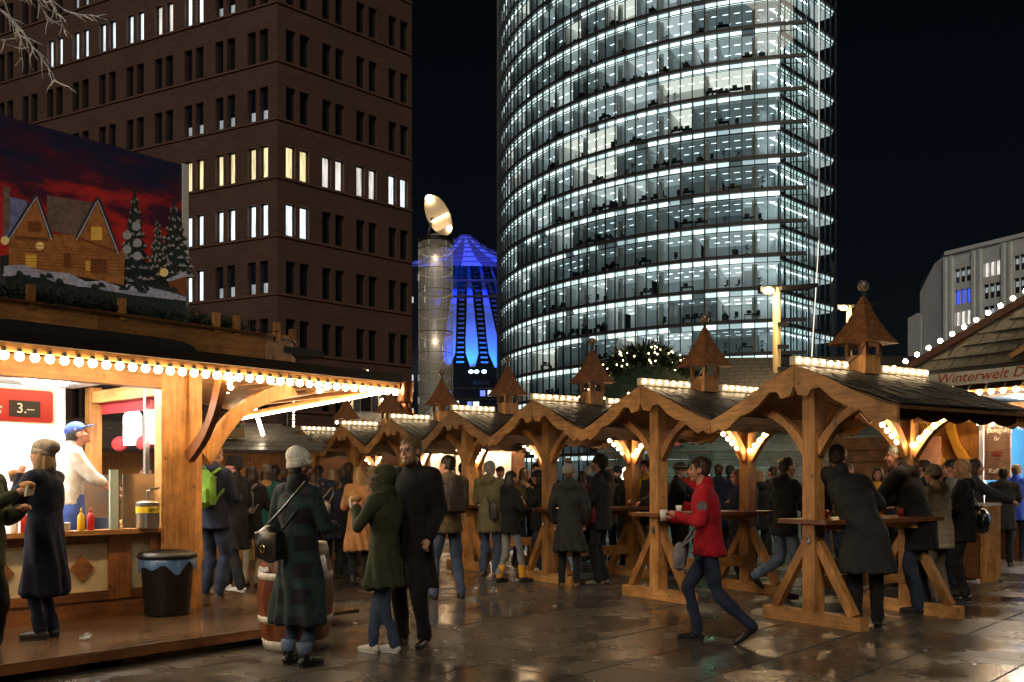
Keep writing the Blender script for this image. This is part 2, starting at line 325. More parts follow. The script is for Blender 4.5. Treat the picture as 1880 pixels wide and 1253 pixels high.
# ------------------------------------------------------------ white office block on the right
wb = thing('white_office_block', 'pale concrete office block with triple windows behind the shingled roof', 'building', (70.2, 150, 0))
conc = mat('pale_concrete', (0.78, 0.80, 0.79), 0.7, var=0.12, scale=.5)
uW = Vector((6.4, -12.0)).normalized(); nW = Vector((uW.y, -uW.x)); nW = nW if nW.y < 0 and nW.x < 0 else -nW
opsW = []; W3 = []
for bi in range(4):
    for ri in range(9):
        s = 3.1 + bi * 5.0; z = 34.3 - ri * 3.42
        for q in (-.95, 0, .95): opsW.append((s + q - .41, s + q + .41, z - 1.15, z + 1.15)); W3.append((bi, ri, s + q, z))
m = MB(); wall_with_openings(m, (0, 0), uW, nW, 0, 24, 0, 38, opsW, .5); m.build('wall', conc, wb)
WWM = window_mesh(.82, 2.3, .06); WWM.materials.append(frame_m); PW = quad_mesh(.72, 2.2, dark_pane, 'pane'); PWC = quad_mesh(.72, 2.2, clear, 'pane')
WL = {k: quad_mesh(.8, 2.28, v, 'lit_room') for k, v in lit.items()}; WLh = {k: quad_mesh(.8, .8, v, 'lit_room') for k, v in lit.items()}
aW = math.atan2(uW.y, uW.x)
litW = {(0, 0): 'd', (0, 1): 'b', (0, 2): 'g', (1, 0): 'g', (1, 1): 'd', (1, 2): 'd', (2, 0): 'd', (2, 1): 'd', (0, 3): 'd', (2, 2): 'w'}
for bi, ri, s, z in W3:
    w = inst('window', WWM, wb, (uW.x * s - nW.x * .35, uW.y * s - nW.y * .35, z), aW); k = litW.get((bi, ri)); inst('pane', PWC if k else PW, w)
    if k: inst('lit_room', WL[k] if k in 'bg' else WLh[k], w, (0, .05, 0 if k in 'bg' else .3))
for bi in range(5):
    for q in (-.55, .55):
        s = .6 + bi * 5.0 + q; MB().box((uW.x * s + nW.x * .15, uW.y * s + nW.y * .15, 19), (.45, .3, 37.5), aW).build('pilaster', conc, wb)
ud = Vector((7.0, 25.0)).normalized()
MB().prism([(0, 0), (0, 38), (2.6, 37.4), (6.4, 33.4), (6.4, 0)], (-.212, .977, 0), (0, 0, 1), (3, .6, 0)).build('side_wall', conc, wb)
MB().prism([(6.4, 0), (6.4, 29.4), (7.4, 29.9), (9.6, 29.4), (9.6, 0)], (-.212 * 1.4, .92, 0), (0, 0, 1), (3, .6, 0), (.55, 0, 0)).build('low_wing', conc, wb)
MB().prism([(-.3, -.3), (uW.x * 24, uW.y * 24), (30, 14), (ud.x * 26, ud.y * 26)], (1, 0, 0), (0, 1, 0), (0, 0, .6), (0, 0, 38.002)).build('roof', conc, wb)


# ============================================================ ROUND GLASS TOWER
TC, TR, TH0, DTH = Vector((37.2, 142.8)), 39.4, R(6.2), R(2.04)
tower = thing('round_glass_tower', 'curved glass office tower with brightly lit floors', 'building', (TC.x, TC.y, 0))
def tp(phi, r, z): return (-math.sin(phi) * r, -math.cos(phi) * r, z)
NB = 50; FL = list(range(-5, 16)); ZF = lambda k: 19.81 + 3.7 * k
tw_glass = glass('tower_glass', (0.80, 0.90, 0.88), 0.01, 1.5)
tw_metal = mat('tower_mullion', (0.020, 0.024, 0.027), 0.4, 0.5); tw_slab = mat('tower_slab_edge', (0.045, 0.045, 0.048), 0.5)
off_white = mat('office_white', (0.76, 0.78, 0.78), 0.8); off_ceil = mat('office_ceiling', (0.55, 0.58, 0.59), 0.8); off_floor = mat('office_carpet', (0.10, 0.11, 0.12), 0.9)
cove = [emis('light_cove_%s' % n, c, s, 'NONE') for n, c, s in (('bright', (0.88, 1.0, 0.98), 1.35), ('mid', (0.82, 0.96, 0.96), 0.85), ('low', (0.75, 0.9, 0.95), 0.45), ('off', (0.7, 0.9, 0.95), 0.08))]
lamp = [emis('office_lamp_%s' % n, c, s) for n, c, s in (('bright', (0.94, 0.98, 1.0), 17), ('mid', (0.84, 0.95, 1.0), 11), ('warm', (1.0, 0.95, 0.80), 20), ('low', (0.78, 0.93, 1.0), 5))]
lumc = [mat('luminous_ceiling_%s' % n, (.6, .62, .62), .8, emit=c, estr=q) for n, c, q in (('bright', (0.88, 0.96, 1.0), .34), ('mid', (0.80, 0.94, 0.98), .20), ('warm', (1.0, 0.98, 0.88), .52), ('low', (0.74, 0.92, 0.98), .075))]  # even glow added to plain office ceilings so the rooms look lit
def visible(phi, z):
    x, y, _ = tp(phi, TR, 0); return HOR - F * (z - CAMH) / (y + TC.y) > -170
def arcbox(mb, p0, p1, r0, r1, z0, z1, n):
    for i in range(n):
        a, b = p0 + (p1 - p0) * i / n, p0 + (p1 - p0) * (i + 1) / n
        vs = [tp(q, r, z) for q in (a, b) for r in (r0, r1) for z in (z0, z1)]
        fs = [(0, 4, 5, 1), (2, 3, 7, 6), (1, 5, 7, 3), (0, 2, 6, 4)]
        if i == 0: fs.append((0, 1, 3, 2))
        if i == n - 1: fs.append((4, 6, 7, 5))
        mb.add(vs, fs)
bw = 2 * TR * math.sin(DTH / 2)
PMAIN = quad_mesh(bw - .09, 2.58, tw_glass, 'glass_pane'); PUP = quad_mesh(bw - .09, .62, tw_glass, 'upper_pane')
cells = []
COLM = MB().lathe([(.33, 0), (.33, 2.72)], 12).mesh('column'); COLM.materials.append(off_white)
PHI = lambda i: TH0 + DTH * i
IB = 2                                        # bays before this one are the free glass screen
for k in FL:
    z = ZF(k); nb = max([i for i in range(NB) if visible(PHI(i + .5), z)] or [0]) if k > 8 else NB
    i0 = min([i for i in range(NB) if visible(PHI(i + .5), z)] or [NB])
    i0 = max(0, i0 - 1)
    if i0 >= NB: continue
    nb = NB; a, e = PHI(i0), PHI(nb); n = nb - i0
    m = MB(); arcbox(m, a, e, TR - .25, TR + .07, z - .39, z, n); m.build('floor_edge', tw_slab, tower)
    m = MB(); arcbox(m, a, e, TR - .06, TR + .05, z + 2.62, z + 2.70, n); m.build('transom', tw_metal, tower)
    j0 = max(i0, IB); a = PHI(j0)
    m = MB(); arcbox(m, a, e, TR - 8, TR - .252, z - .30, z - .02, nb - j0); m.build('floor_plate', off_floor, tower)
    cv = [MB() for _ in cove]; lp = [MB() for _ in lamp]; ul = [MB() for _ in lumc]; pw = MB(); i = j0; rr = random.Random(k * 31 + 5)
    while i < nb:
        w = rr.choice((2, 3, 3, 4, 5, 7)); w = min(w, nb - i); st = rr.choices((0, 1, 2, 3), (4, 5, 1.6, 3.5))[0]; dp = rr.choice((4.2, 5.5, 7.0))
        arcbox(pw, PHI(i) - .0015, PHI(i) + .0015, TR - dp, TR - .4, z, z + 2.72, 1)
        arcbox(pw, PHI(i), PHI(i + w), TR - dp - .1, TR - dp, z, z + 2.72, w)
        for q in range(i, i + w):
            p = PHI(q + .5); cs = rr.choices((0, 1, 2, 3), (7, 3, .8, .3) if st < 3 else (4, 3, 2, 1))[0]
            h = bw / TR * .46
            cv[cs].add([tp(p + h, TR - .55, z + 2.80), tp(p - h, TR - .55, z + 2.80), tp(p - h, TR - .34, z + 3.30), tp(p + h, TR - .34, z + 3.30)], [(0, 1, 2, 3)])
            arcbox(ul[st], PHI(q), PHI(q + 1), TR - dp, TR - .75, z + 2.72, z + 2.78, 1)
            for d in (2.4, 4.8):
                if d < dp - .3:
                    hh = .34 / TR; c_ = [tp(p + sx * hh, TR - d - sy * .02, z + 2.70) for sx, sy in ((1, -1), (-1, -1), (-1, 1), (1, 1))]
                    lp[st].add(c_, [(0, 1, 2, 3)])
        i += w
    for mb_, mm in zip(cv, cove):
        if mb_.v: mb_.build('light_cove', mm, tower)
    for mb_, mm in zip(lp, lamp):
        if mb_.v: mb_.build('ceiling_lamp', mm, tower)
    for mb_, mm in zip(ul, lumc):
        if mb_.v: mb_.build('ceiling', mm, tower)
    pw.build('partition', off_white, tower)
    for q in range(j0 + 2, min(nb, j0 + 34), 4): inst('column', COLM, tower, tp(PHI(q), TR - 1.25, z))
    for q in range(i0, nb):
        if visible(PHI(q + .5), z):
            x, y, _ = tp(PHI(q + .5), TR, 0); px = 1 / (y + TC.y) ** 2 * max(0.02, math.cos(PHI(q + .5) - math.atan2(-(x + TC.x), (y + TC.y)) * 1)); cells.append((px if HOR - F * (z - CAMH) / (y + TC.y) < 760 else px * .3, q, z))
cells.sort(reverse=True)
rest = MB(); rest_u = MB(); hb = bw / 2 - .045
for n, (_, q, z) in enumerate(cells):
    p = PHI(q + .5); x, y, _ = tp(p, TR, 0)
    if n < 300:
        inst('glass_pane', PMAIN, tower, (x, y, z + 1.31), -p); inst('upper_pane', PUP, tower, (x, y, z + 3.0), -p)
    else:
        for mb_, za, zb in ((rest, z + .02, z + 2.6), (rest_u, z + 2.7, z + 3.3)):
            h = hb / TR; mb_.add([tp(p + h, TR, za), tp(p - h, TR, za), tp(p - h, TR, zb), tp(p + h, TR, zb)], [(0, 1, 2, 3)])
stuff(rest.build('glass_pane', tw_glass, tower)); stuff(rest_u.build('upper_pane', tw_glass, tower))
MUL = MB().box((0, 0, 37), (.085, .22, 76)).mesh('mullion'); MUL.materials.append(tw_metal)
for q in range(NB + 1): x, y, _ = tp(PHI(q), TR + .02, 0); inst('mullion', MUL, tower, (x, y, 0), -PHI(q))
# flat side behind the free glass screen
f0 = Vector((30.3 - TC.x, 105.4 - TC.y)); uf = Vector((.707, .707)); nf = Vector((.707, -.707)); af = R(45)
fw = 14.2
def fp(s, d, z): return (f0.x + uf.x * s - nf.x * d, f0.y + uf.y * s - nf.y * d, z)
for k in FL[:18]:
    z = ZF(k); c = fp(fw / 2, .1, z - .2); MB().box(c, (fw, .3, .39), af).build('floor_edge', tw_slab, tower)
    c = fp(fw / 2, 0, z + 2.66); MB().box(c, (fw, .1, .07), af).build('transom', tw_metal, tower)
    m = MB(); m2 = MB(); m3 = MB(); rr = random.Random(k)
    for i in range(10):
        s = i * 1.42; (m if rr.random() < .65 else m2).add([fp(s + .08, .45, z + 2.78), fp(s + 1.34, .45, z + 2.78), fp(s + 1.34, .25, z + 3.3), fp(s + .08, .25, z + 3.3)], [(0, 1, 2, 3)])
    m.build('light_cove', cove[1], tower); m2.build('light_cove', cove[2], tower)
    m = MB(); m.add([fp(0, 2.4, z), fp(fw, 2.4, z), fp(fw, 2.4, z + 2.72), fp(0, 2.4, z + 2.72)], [(0, 1, 2, 3)]); m.build('partition', off_white, tower)
    m = MB(); m.add([fp(0, .5, z + 2.74), fp(fw, .5, z + 2.74), fp(fw, 3.5, z + 2.74), fp(0, 3.5, z + 2.74)], [(0, 1, 2, 3)]); m.build('ceiling', lumc[0], tower)
    m = MB(); m.add([fp(.4, 1.2, z + 2.7), fp(fw * .7, 1.2, z + 2.7), fp(fw * .7, 1.25, z + 2.7), fp(.4, 1.25, z + 2.7)], [(0, 1, 2, 3)]); m.build('ceiling_lamp', emis('stair_lamp', (.8, .95, 1.0), 34), tower)
    m = MB(); m.add([fp(0, 3.5, z - .02), fp(fw, 3.5, z - .02), fp(fw, .3, z - .02), fp(0, .3, z - .02)], [(0, 1, 2, 3)]); m.build('floor_plate', off_floor, tower)
    for s in (3.5, 9.5): MB().lathe([(.33, z), (.33, z + 2.7)], 12, fp(s, 1.3, 0)[:2] + (0,)).build('column', off_white, tower)
    m = MB(); m.add([fp(0, 0, z), fp(fw, 0, z), fp(fw, 0, z + 3.31), fp(0, 0, z + 3.31)], [(0, 1, 2, 3)]); m.build('glass_sheet', tw_glass, tower)
    x, y, _ = tp(PHI(0), TR, 0); a = Vector((x, y, z - .15)); MB().bar(a, fp(6.2, 0, z - .15), .05, .06).build('tie_bar', tw_metal, tower)
for i in range(11): MB().box(fp(i * 1.42, -.04, 37), (.08, .18, 76), af).build('mullion', tw_metal, tower)
MB().tube([tp(PHI(0), TR + .1, 6), fp(7.4, -1.2, 30), fp(7.9, -1.0, 76)], .07, 6).build('stay_rod', steel, tower)
for t_, px, py in (('EI', 1308, 349), ('NZ', 1329, 348), ('JG', 1354, 343)):
    d = Vector(((px - 940) / F, 1)); A = d.dot(d); Bq = -2 * d.dot(TC); Cq = TC.dot(TC) - (TR - .5) ** 2; Yq = (-Bq - math.sqrt(Bq * Bq - 4 * A * Cq)) / (2 * A); q = pt(px, py, Yq)
    text(t_, .75, mat('red_letter' if t_ != 'JG' else 'ochre_letter', (.35, .02, .03) if t_ != 'JG' else (.4, .25, .03), .6), 'window_letter', tower, (q.x - TC.x, q.y - TC.y, q.z), (R(90), 0, -math.asin((TC.x - q.x) / TR)))
# furniture that shows behind the panes
dk = mat('office_dark', (0.012, 0.013, 0.015), .6); leafm = mat('office_plant_leaf', (0.02, 0.05, 0.02), .6); deskt = mat('office_desk_top', (.12, .11, .1), .5)
def desk_mesh(v):
    m = MB(); m.box((0, 0, .72), (1.5, .7, .05)).box((-.68, 0, .35), (.06, .6, .7)).box((.68, 0, .35), (.06, .6, .7)).box((-.2, 0, 1.02), (.55, .06, .36)).box((-.2, 0, .8), (.1, .1, .12))
    if v: m.box((.45, .05, .92), (.25, .3, .35)).box((.3, -.2, .8), (.1, .1, .1))
    me = m.mesh('office_desk'); me.materials.append(dk); return me
def chair_mesh():
    m = MB(); m.ell((0, 0, .5), (.26, .25, .06)).box((0, .24, .85), (.44, .06, .6)).tube([(0, 0, .1), (0, 0, .5)], .035)
    for i in range(5): a = i * 1.257; m.bar((0, 0, .1), (.3 * math.cos(a), .3 * math.sin(a), .05), .05, .04)
    me = m.mesh('office_chair'); me.materials.append(dk); return me
def plant_mesh():
    m = MB(); m.lathe([(.14, 0), (.19, .35)], 10)
    for i in range(34):
        a = random.uniform(0, 6.28); l = random.uniform(.3, .6); z0 = random.uniform(.6, 1.2); d = Vector((math.cos(a), math.sin(a), random.uniform(-.1, .8))); p = Vector((0, 0, z0)); q = Vector((-math.sin(a), math.cos(a), 0)) * .05
        m.add([p - q * .3, p + d * l * .5 - q, p + d * l - Vector((0, 0, .12)), p + d * l * .5 + q], [(0, 1, 2, 3)])
    m.tube([(0, 0, .3), (0, 0, 1.2)], .025); me = m.mesh('potted_plant'); me.materials.append(leafm); return me
DM = [desk_mesh(0), desk_mesh(1)]; CM = chair_mesh(); PM = plant_mesh(); rr = random.Random(3)
spots = [(q, z) for _, q, z in cells[:420] if q > IB]; rr.shuffle(spots)
for n, (q, z) in enumerate(spots[:190]):
    p = PHI(q + rr.uniform(.3, .7)); d = rr.uniform(.75, 1.5); x, y, _ = tp(p, TR - d, 0); loc = (x + TC.x, y + TC.y, z + .0); kind = n % 5
    if kind < 3: o = inst('office_desk', DM[n % 2], None, loc, -p + rr.choice((0, 0, 1.57))); tag(o, 'dark office desk with a monitor behind the glass of the round tower', 'desk', 'desks inside the round tower')
    elif kind == 3: o = inst('office_chair', CM, None, loc, rr.uniform(0, 6)); tag(o, 'dark swivel office chair behind the glass of the round tower', 'chair', 'office chairs inside the round tower')
    else: o = inst('potted_plant', PM, None, loc, rr.uniform(0, 6)); o.scale = (1, 1, rr.uniform(.8, 1.3)); tag(o, 'leafy office plant in a pot behind the glass of the round tower', 'plant', 'plants inside the round tower')

# ============================================================ BLUE TENT ROOF (far, between the towers)
tent = thing('tent_roof', 'blue lit tent roof with fabric sails between the towers', 'roof', (-9.6, 190, 0))
fab = mat('tent_fabric', (0.26, 0.34, 0.62), .7); rib_m = mat('tent_rib', (.10, .11, .14), .6)  # white fabric tinted blue; part of the blue light sits in its colour
N = 28
def cp(a, r, z): return (math.cos(a) * r, math.sin(a) * r * .8, z)
prof = [(1.2, 51.6), (4, 49.5), (8.7, 46.8), (14, 44.2), (20, 42)]
for i in range(N):
    a, b = math.pi * 2 * i / N, math.pi * 2 * (i + .94) / N; m = MB()
    for (r0, z0), (r1, z1) in zip(prof[:-1], prof[1:]): m.add([cp(a, r0, z0), cp(b, r0, z0), cp(b, r1, z1), cp(a, r1, z1)], [(0, 1, 2, 3)])
    m.build('roof_panel', fab if i % 2 else rib_m, tent)
for i in range(7):
    r, z = [(1.3, 51.7), (2.6, 50.7), (4.4, 49.4), (6.5, 48.2), (8.8, 46.9), (12, 45.3), (16, 43.6)][i]; MB().tube([cp(math.pi * 2 * k / 40, r, z) for k in range(41)], .14, 5, False).build('ring_cable', rib_m, tent)
for i in range(12):       # hanging sails and ladder ribs in front
    a0 = math.pi * (1.02 + i * .082); a1 = a0 + math.pi * .05; m = MB(); nseg = 8
    for s in range(nseg):
        t0, t1 = s / nseg, (s + 1) / nseg; R0 = lambda t: 9.0 + 9.5 * t; Z0 = lambda t: 44.6 - 21.5 * t; w = lambda t: (.35 + .75 * t) if t < .85 else .98 - (t - .85) * 4.5; am = (a0 + a1) / 2; h = (a1 - a0) / 2
        m.add([cp(am - h * w(t0), R0(t0), Z0(t0)), cp(am + h * w(t0), R0(t0), Z0(t0)), cp(am + h * w(t1), R0(t1), Z0(t1)), cp(am - h * w(t1), R0(t1), Z0(t1))], [(0, 1, 2, 3)])
    m.build('sail', fab, tent, True)
    ar = a1 + math.pi * .016; m = MB()
    for s in range(22): t = s / 22; m.bar(cp(ar - .04, 9 + 9.5 * t, 44.6 - 21.5 * t), cp(ar + .04, 9 + 9.5 * t, 44.6 - 21.5 * t), .1, .3)
    m.build('ladder_rib', rib_m, tent)
tr_ = MB()
for zz in (36.2, 39.2): tr_.bar((-16, -16, zz), (16, -16, zz), .4, .4)
for i in range(10): x = -16 + i * 3.2; tr_.bar((x, -16, 36.2), (x + 1.6, -16, 39.2), .22, .22).bar((x + 1.6, -16, 39.2), (x + 3.2, -16, 36.2), .22, .22)
tr_.build('truss', dark_metal, tent)
for i, px in enumerate((865, 875, 889)):
    p = pt(px, 683, 166); h = thing('blue_floodlight', 'blue floodlight below the tent roof', 'floodlight', p, 0, 'blue floodlights under the tent roof')
    MB().box((0, 0, 0), (.9, .5, .5)).build('housing', dark_metal, h); o = inst('lens', BULB.copy(), h, (0, -.3, 0)); o.scale = (.42, .2, .3); o.data.materials.clear(); o.data.materials.append(emis('blue_lens', (.25, .55, 1.0), 12, 'NONE'))
    l = bpy.data.lights.new('blue_flood', 'SPOT'); l.spot_size = R(130); l.energy = 4800; l.color = (.008, .16, 1.0); l.shadow_soft_size = .4; lo = bpy.data.objects.new('lamp', l); COL.objects.link(lo); lo.parent = h; lo.location = (-8 + 5 * i, 6.0, 3.0); lo.rotation_euler = (R(140), 0, 0)
    l2 = bpy.data.lights.new('blue_wash', 'SPOT'); l2.spot_size = R(75); l2.energy = 16000; l2.color = (.005, .035, 1.0); l2.shadow_soft_size = .4; lo = bpy.data.objects.new('lamp', l2); COL.objects.link(lo); lo.parent = h; lo.location = (-9 + 7 * i, -8, 28); lo.rotation_euler = (R(92), 0, 0)  # added wash spot, hung unseen in the air to turn the upper roof blue
gb = thing('glass_block', 'dark glass office block with scattered lights below the tent roof', 'building', (-6, 178, 0))
MB().box((0, 0, 10.5), (30, 8, 21)).build('wall', mat('night_glass_wall', (.008, .012, .03), .15, spec=.7), gb)
rr = random.Random(11); lm = [emis('far_office_light', (.75, .9, 1.0), .8, 'NONE'), emis('far_office_blue', (.05, .15, 1.0), .7, 'NONE')]
for zz in range(2, 20, 2):
    MB().box((0, -4.1, zz + .9), (30, .2, .25)).build('floor_band', dark_metal, gb)
    for i in range(24):
        if rr.random() < .34: MB().box((-14.5 + i * 1.25, -4.06, zz), (rr.uniform(.4, 1.15), .06, rr.uniform(.5, 1.2))).build('lit_pane', lm[0 if rr.random() < .55 else 1], gb)
gs = thing('slim_glass_block', 'narrow dark glass building beside the brick tower', 'building', (-17.3, 170, 0))
MB().box((0, 0, 20), (5, 8, 40)).build('wall', MATS['night_glass_wall'], gs)
for zz in range(8, 39, 2):
    for i in range(4):
        if rr.random() < .35: MB().box((-1.6 + i * 1.1, -4.04, zz), (.3, .06, 1.1)).build('lit_pane', lit['d'], gs)

# ============================================================ LIGHT PIPE COLUMN WITH MIRROR
lpz = 48.0; lc = pt(800, 884, lpz)
lpo = thing('light_pipe', 'tall round glass light pipe topped by a tilted mirror', 'light column', (lc.x, lc.y, 0))
gl2 = mat('pipe_glass', (.75, .73, .68), .12, spec=.6); gl2.node_tree.nodes['Principled BSDF'].inputs['Alpha'].default_value = .30; prism_m = mat('prism_film', (.5, .48, .43), .18, .6)
inner_m = mat('inner_pipe_film', (.62, .60, .55), .3); inner_m.node_tree.nodes['Principled BSDF'].inputs['Alpha'].default_value = .30
for zz in (13.0, 8.7, 4.4):
    l = bpy.data.lights.new('pipe_lamp', 'POINT'); l.energy = 14; l.color = (1, .82, .55); l.shadow_soft_size = .03; lo = bpy.data.objects.new('lamp', l); COL.objects.link(lo); lo.parent = lpo; lo.location = (0, -.62, zz)
ztop = CAMH + (884 - 446) / F * lpz
MB().lathe([(.89, 1), (.89, ztop)], 36).build('glass_tube', gl2, lpo, True)
MB().lathe([(.42, 1), (.42, ztop - .4)], 20).build('inner_tube', inner_m, lpo, True)
warmring = mat('bright_ring', (.7, .62, .5), .3, .7)
for i in range(12):
    z = ztop - .35 - i * 1.08
    big = i % 4 == 0
    MB().tube([(.9 * math.cos(t * math.pi / 18), .9 * math.sin(t * math.pi / 18), z) for t in range(37)], .035 if big else .016, 6, False).build('ring', warmring, lpo)
    MB().tube([(.86 * math.cos(t), -.2, z - .1 - .34 * math.sin(t)) for t in [math.pi * k / 10 for k in range(11)]] , .014, 5, False).build('inner_arc', warmring, lpo)
for a in range(6): MB().bar((.88 * math.cos(a * 1.047 + .2), .88 * math.sin(a * 1.047 + .2), 1), (.88 * math.cos(a * 1.047 + .2), .88 * math.sin(a * 1.047 + .2), ztop), .035, .035).build('glass_rail', steel, lpo)
MB().lathe([(.95, ztop), (.95, ztop + .18), (.6, ztop + .3)], 36).build('cap', dark_metal, lpo)
mc = Vector((.12, 0, ztop + 1.42)); mA = Vector((-.52, .35, 1.0)).normalized() * 1.32; mB = Vector((.75, -.35, .5)).normalized() * .62; mN = mA.cross(mB).normalized() * .07
MB().prism([(math.cos(t * math.pi / 20), math.sin(t * math.pi / 20)) for t in range(40)], mA, mB, mN, mc).build('mirror', mat('warm_mirror', (.75, .60, .42), .45, .35), lpo)
MB().bar((-.45, 0, ztop + .2), (-.2, .1, ztop + 1.3), .09, .09).build('mirror_arm', dark_metal, lpo); MB().bar((.5, 0, ztop + .2), (.35, .1, ztop + 1.7), .16, .1).build('mirror_arm', dark_metal, lpo)
for p, r in ((mc + mA * .84 - Vector((0, .1, 0)), .2), (mc - mA * .8 + mB * .3 - Vector((0, .1, 0)), .13)):
    o = inst('lamp', BULB.copy(), lpo, p); o.scale = (r, r * .5, r); o.data.materials.clear(); o.data.materials.append(emis('mirror_lamp', (1, .8, .5), 16))
MB().bar(mc - mB * .85 - mA * .05 - Vector((0, .1, 0)), mc + mB * .85 - mA * .25 - Vector((0, .1, 0)), .05, .08).build('light_tube', emis('light_tube', (1, .75, .42), 4), lpo)
l = bpy.data.lights.new('mirror_flood', 'SPOT'); l.energy = 60; l.spot_size = R(80); l.color = (1, .8, .52); l.shadow_soft_size = .05; lo = bpy.data.objects.new('lamp', l); COL.objects.link(lo); lo.parent = lpo; lo.location = (-.4, -1.1, ztop + .35); lo.rotation_euler = (R(140), 0, R(-20))  # added spot without a fitting, there to brighten the mirror face
MB().lathe([(.92, 0), (.92, 1)], 30).build('base', dark_metal, lpo)
# ============================================================ LEFT SNACK STALL
UA = R(48.5); u2 = Vector((math.cos(UA), math.sin(UA))); O2 = Vector((-3.257, 9.714))
def LS(x, y, z=0.0):           # stall frame -> world (x along the front, y inwards)
    return Vector((O2.x + u2.x * x - u2.y * y, O2.y + u2.y * x + u2.x * y, z))
stall = thing('snack_stall', 'timber snack stall with bulb lined eaves and sausage grill inside', 'stall', (O2.x, O2.y, 0), UA)
DZ = .15
XL = -10.5  # stall and bulb row lengthened out of view for more light on the market
MB().box((-.225, .06, 1.40), (.45, .14, 2.5)).build('corner_post', pine_dk_z if False else pine, stall)
MB().box((-.16, -.035, 1.40), (.022, .05, 2.5)).build('post_batten', pine, stall)
MB().box(((XL - .45) / 2, .05, 2.52), (-XL - .45, .16, .20)).build('lintel', pine_x, stall)
MB().box(((XL - .45) / 2, .03, .985), (-XL - .45, .20, .045)).build('counter_sill', pine_x, stall)
MB().box(((XL - .45) / 2, .07, .24), (-XL - .45, .10, .18)).build('plinth_board', pine_dark, stall)
xs = [-.45, -.87] + [-.87 - .72 * (k + 1) for k in range(8)]
for i in range(len(xs) - 1):
    a, b = xs[i + 1], xs[i]; cx, w = (a + b) / 2, b - a
    p = MB().box((cx, .06, .645), (w - .18, .04, .60)).build('panel', cream, stall)
    for sx in (a + .055, b - .055): MB().box((sx, .055, .645), (.106, .09, .63)).build('stile', pine_dk_z, stall)
    for sz in (.375, .918): MB().box((cx, .052, sz), (w - .214, .085, .085)).build('rail', pine_dark, stall)
    if i: MB().prism([(0, .13), (.115, 0), (0, -.13), (-.115, 0)], (1, 0, 0), (0, 0, 1), (0, -.02, 0), (cx, .039, .645)).build('diamond', pine_dark, stall)
# curved braces
def curved_brace(parent, a, b, bulge, up, w, th, m, name='brace', side=None):
    pts_ = arc(a, b, bulge, 8, up); d = (Vector(b) - Vector(a)).normalized(); sd_ = Vector(side) if side else d.cross(Vector(up)).normalized(); nrm = sd_.cross(d).normalized(); mb = MB()
    n = len(pts_); vs = []
    for i, p in enumerate(pts_):
        wd = w * (0.75 + 0.35 * abs(i / (n - 1) - .5) * 2)
        vs += [p + nrm * wd / 2 + sd_ * th / 2, p + nrm * wd / 2 - sd_ * th / 2, p - nrm * wd / 2 - sd_ * th / 2, p - nrm * wd / 2 + sd_ * th / 2]
    fs = [(0, 1, 2, 3), tuple(range(4 * n - 1, 4 * n - 5, -1))]
    for i in range(n - 1): fs += [(i * 4 + k, (i + 1) * 4 + k, (i + 1) * 4 + (k + 1) % 4, i * 4 + (k + 1) % 4) for k in range(4)]
    return mb.add(vs, fs).build(name, m, parent)
curved_brace(stall, (-.16, -.02, 1.72), (-.16, -.66, 2.52), -.12, (0, .78, .62), .13, .07, pine_dk_z, side=(1, 0, 0))
curved_brace(stall, (.04, .02, 1.72), (1.05, -.1, 2.52), .16, (-.6, 0, .8), .17, .09, pine, side=(0, 1, 0))
# interior
MB().box(((XL - .4) / 2, 2.4, 1.5), (-XL - .4, .05, 2.4)).build('back_wall', white_paint, stall)
MB().box(((XL - .3) / 2, 1.25, 2.60), (-XL - .3, 2.3, .04)).build('ceiling', white_paint, stall)
MB().box(((XL - .2) / 2, 1.25, .26), (-XL - .2, 2.3, .08)).build('floor', mat('stall_floor', (.2, .19, .18), .5), stall)
MB().box((XL, 1.2, 1.4), (.05, 2.4, 2.4)).build('side_wall', white_paint, stall)
MB().box((-1.62, 2.36, 1.6), (.05, .05, 2.0)).build('wall_seam', steel, stall)
MB().box((-.10, 2.3, 1.4), (.14, .14, 2.4)).build('rear_post', pine, stall); MB().box((-.10, 1.22, .60), (.08, 2.1, .72)).build('side_counter', pine_dk_z, stall); MB().box((-.10, 1.22, 1.0), (.3, 2.1, .04)).build('side_sill', pine_y, stall)
MB().box((-.12, .95, 1.6), (.05, .05, 1.9)).build('steel_post', steel, stall)
MB().box((-.10, 1.2, 2.48), (.09, 2.2, .14)).build('side_lintel', pine_y, stall)
stl = emis('stall_lamp', (1.0, .93, .82), 120)
for x, y in ((-.9, .8), (-.9, 1.7), (-2.2, .8), (-2.2, 1.7), (-3.5, 1.2), (-4.8, 1.2)):
    MB().box((x, y, 2.555), (.42, .16, .03)).build('ceiling_lamp', stl, stall)
for y in (.45, 1.05, 1.65):       # white lanterns with scalloped tops at the open side
    m = MB(); m.prism([(-.16, -.22), (.16, -.22), (.16, .12), (.1, .17), (.06, .2), (0, .24), (-.06, .2), (-.1, .17), (-.16, .12)], (0, 1, 0), (0, 0, 1), (.07, 0, 0), (.03, y, 2.12)); m.build('light_box_sign', emis('light_box', (1, .93, .82), 3.0), stall)
    MB().ell((.06, y + .3, 1.92), (.05, .2, .09)).build('red_banner', mat('red_cloth', (.35, .02, .03), .7), stall, True)
MB().box((-.02, 1.2, 2.36), (.03, 2.1, .16)).build('red_valance', mat('red_cloth', (.35, .02, .03), .7), stall)
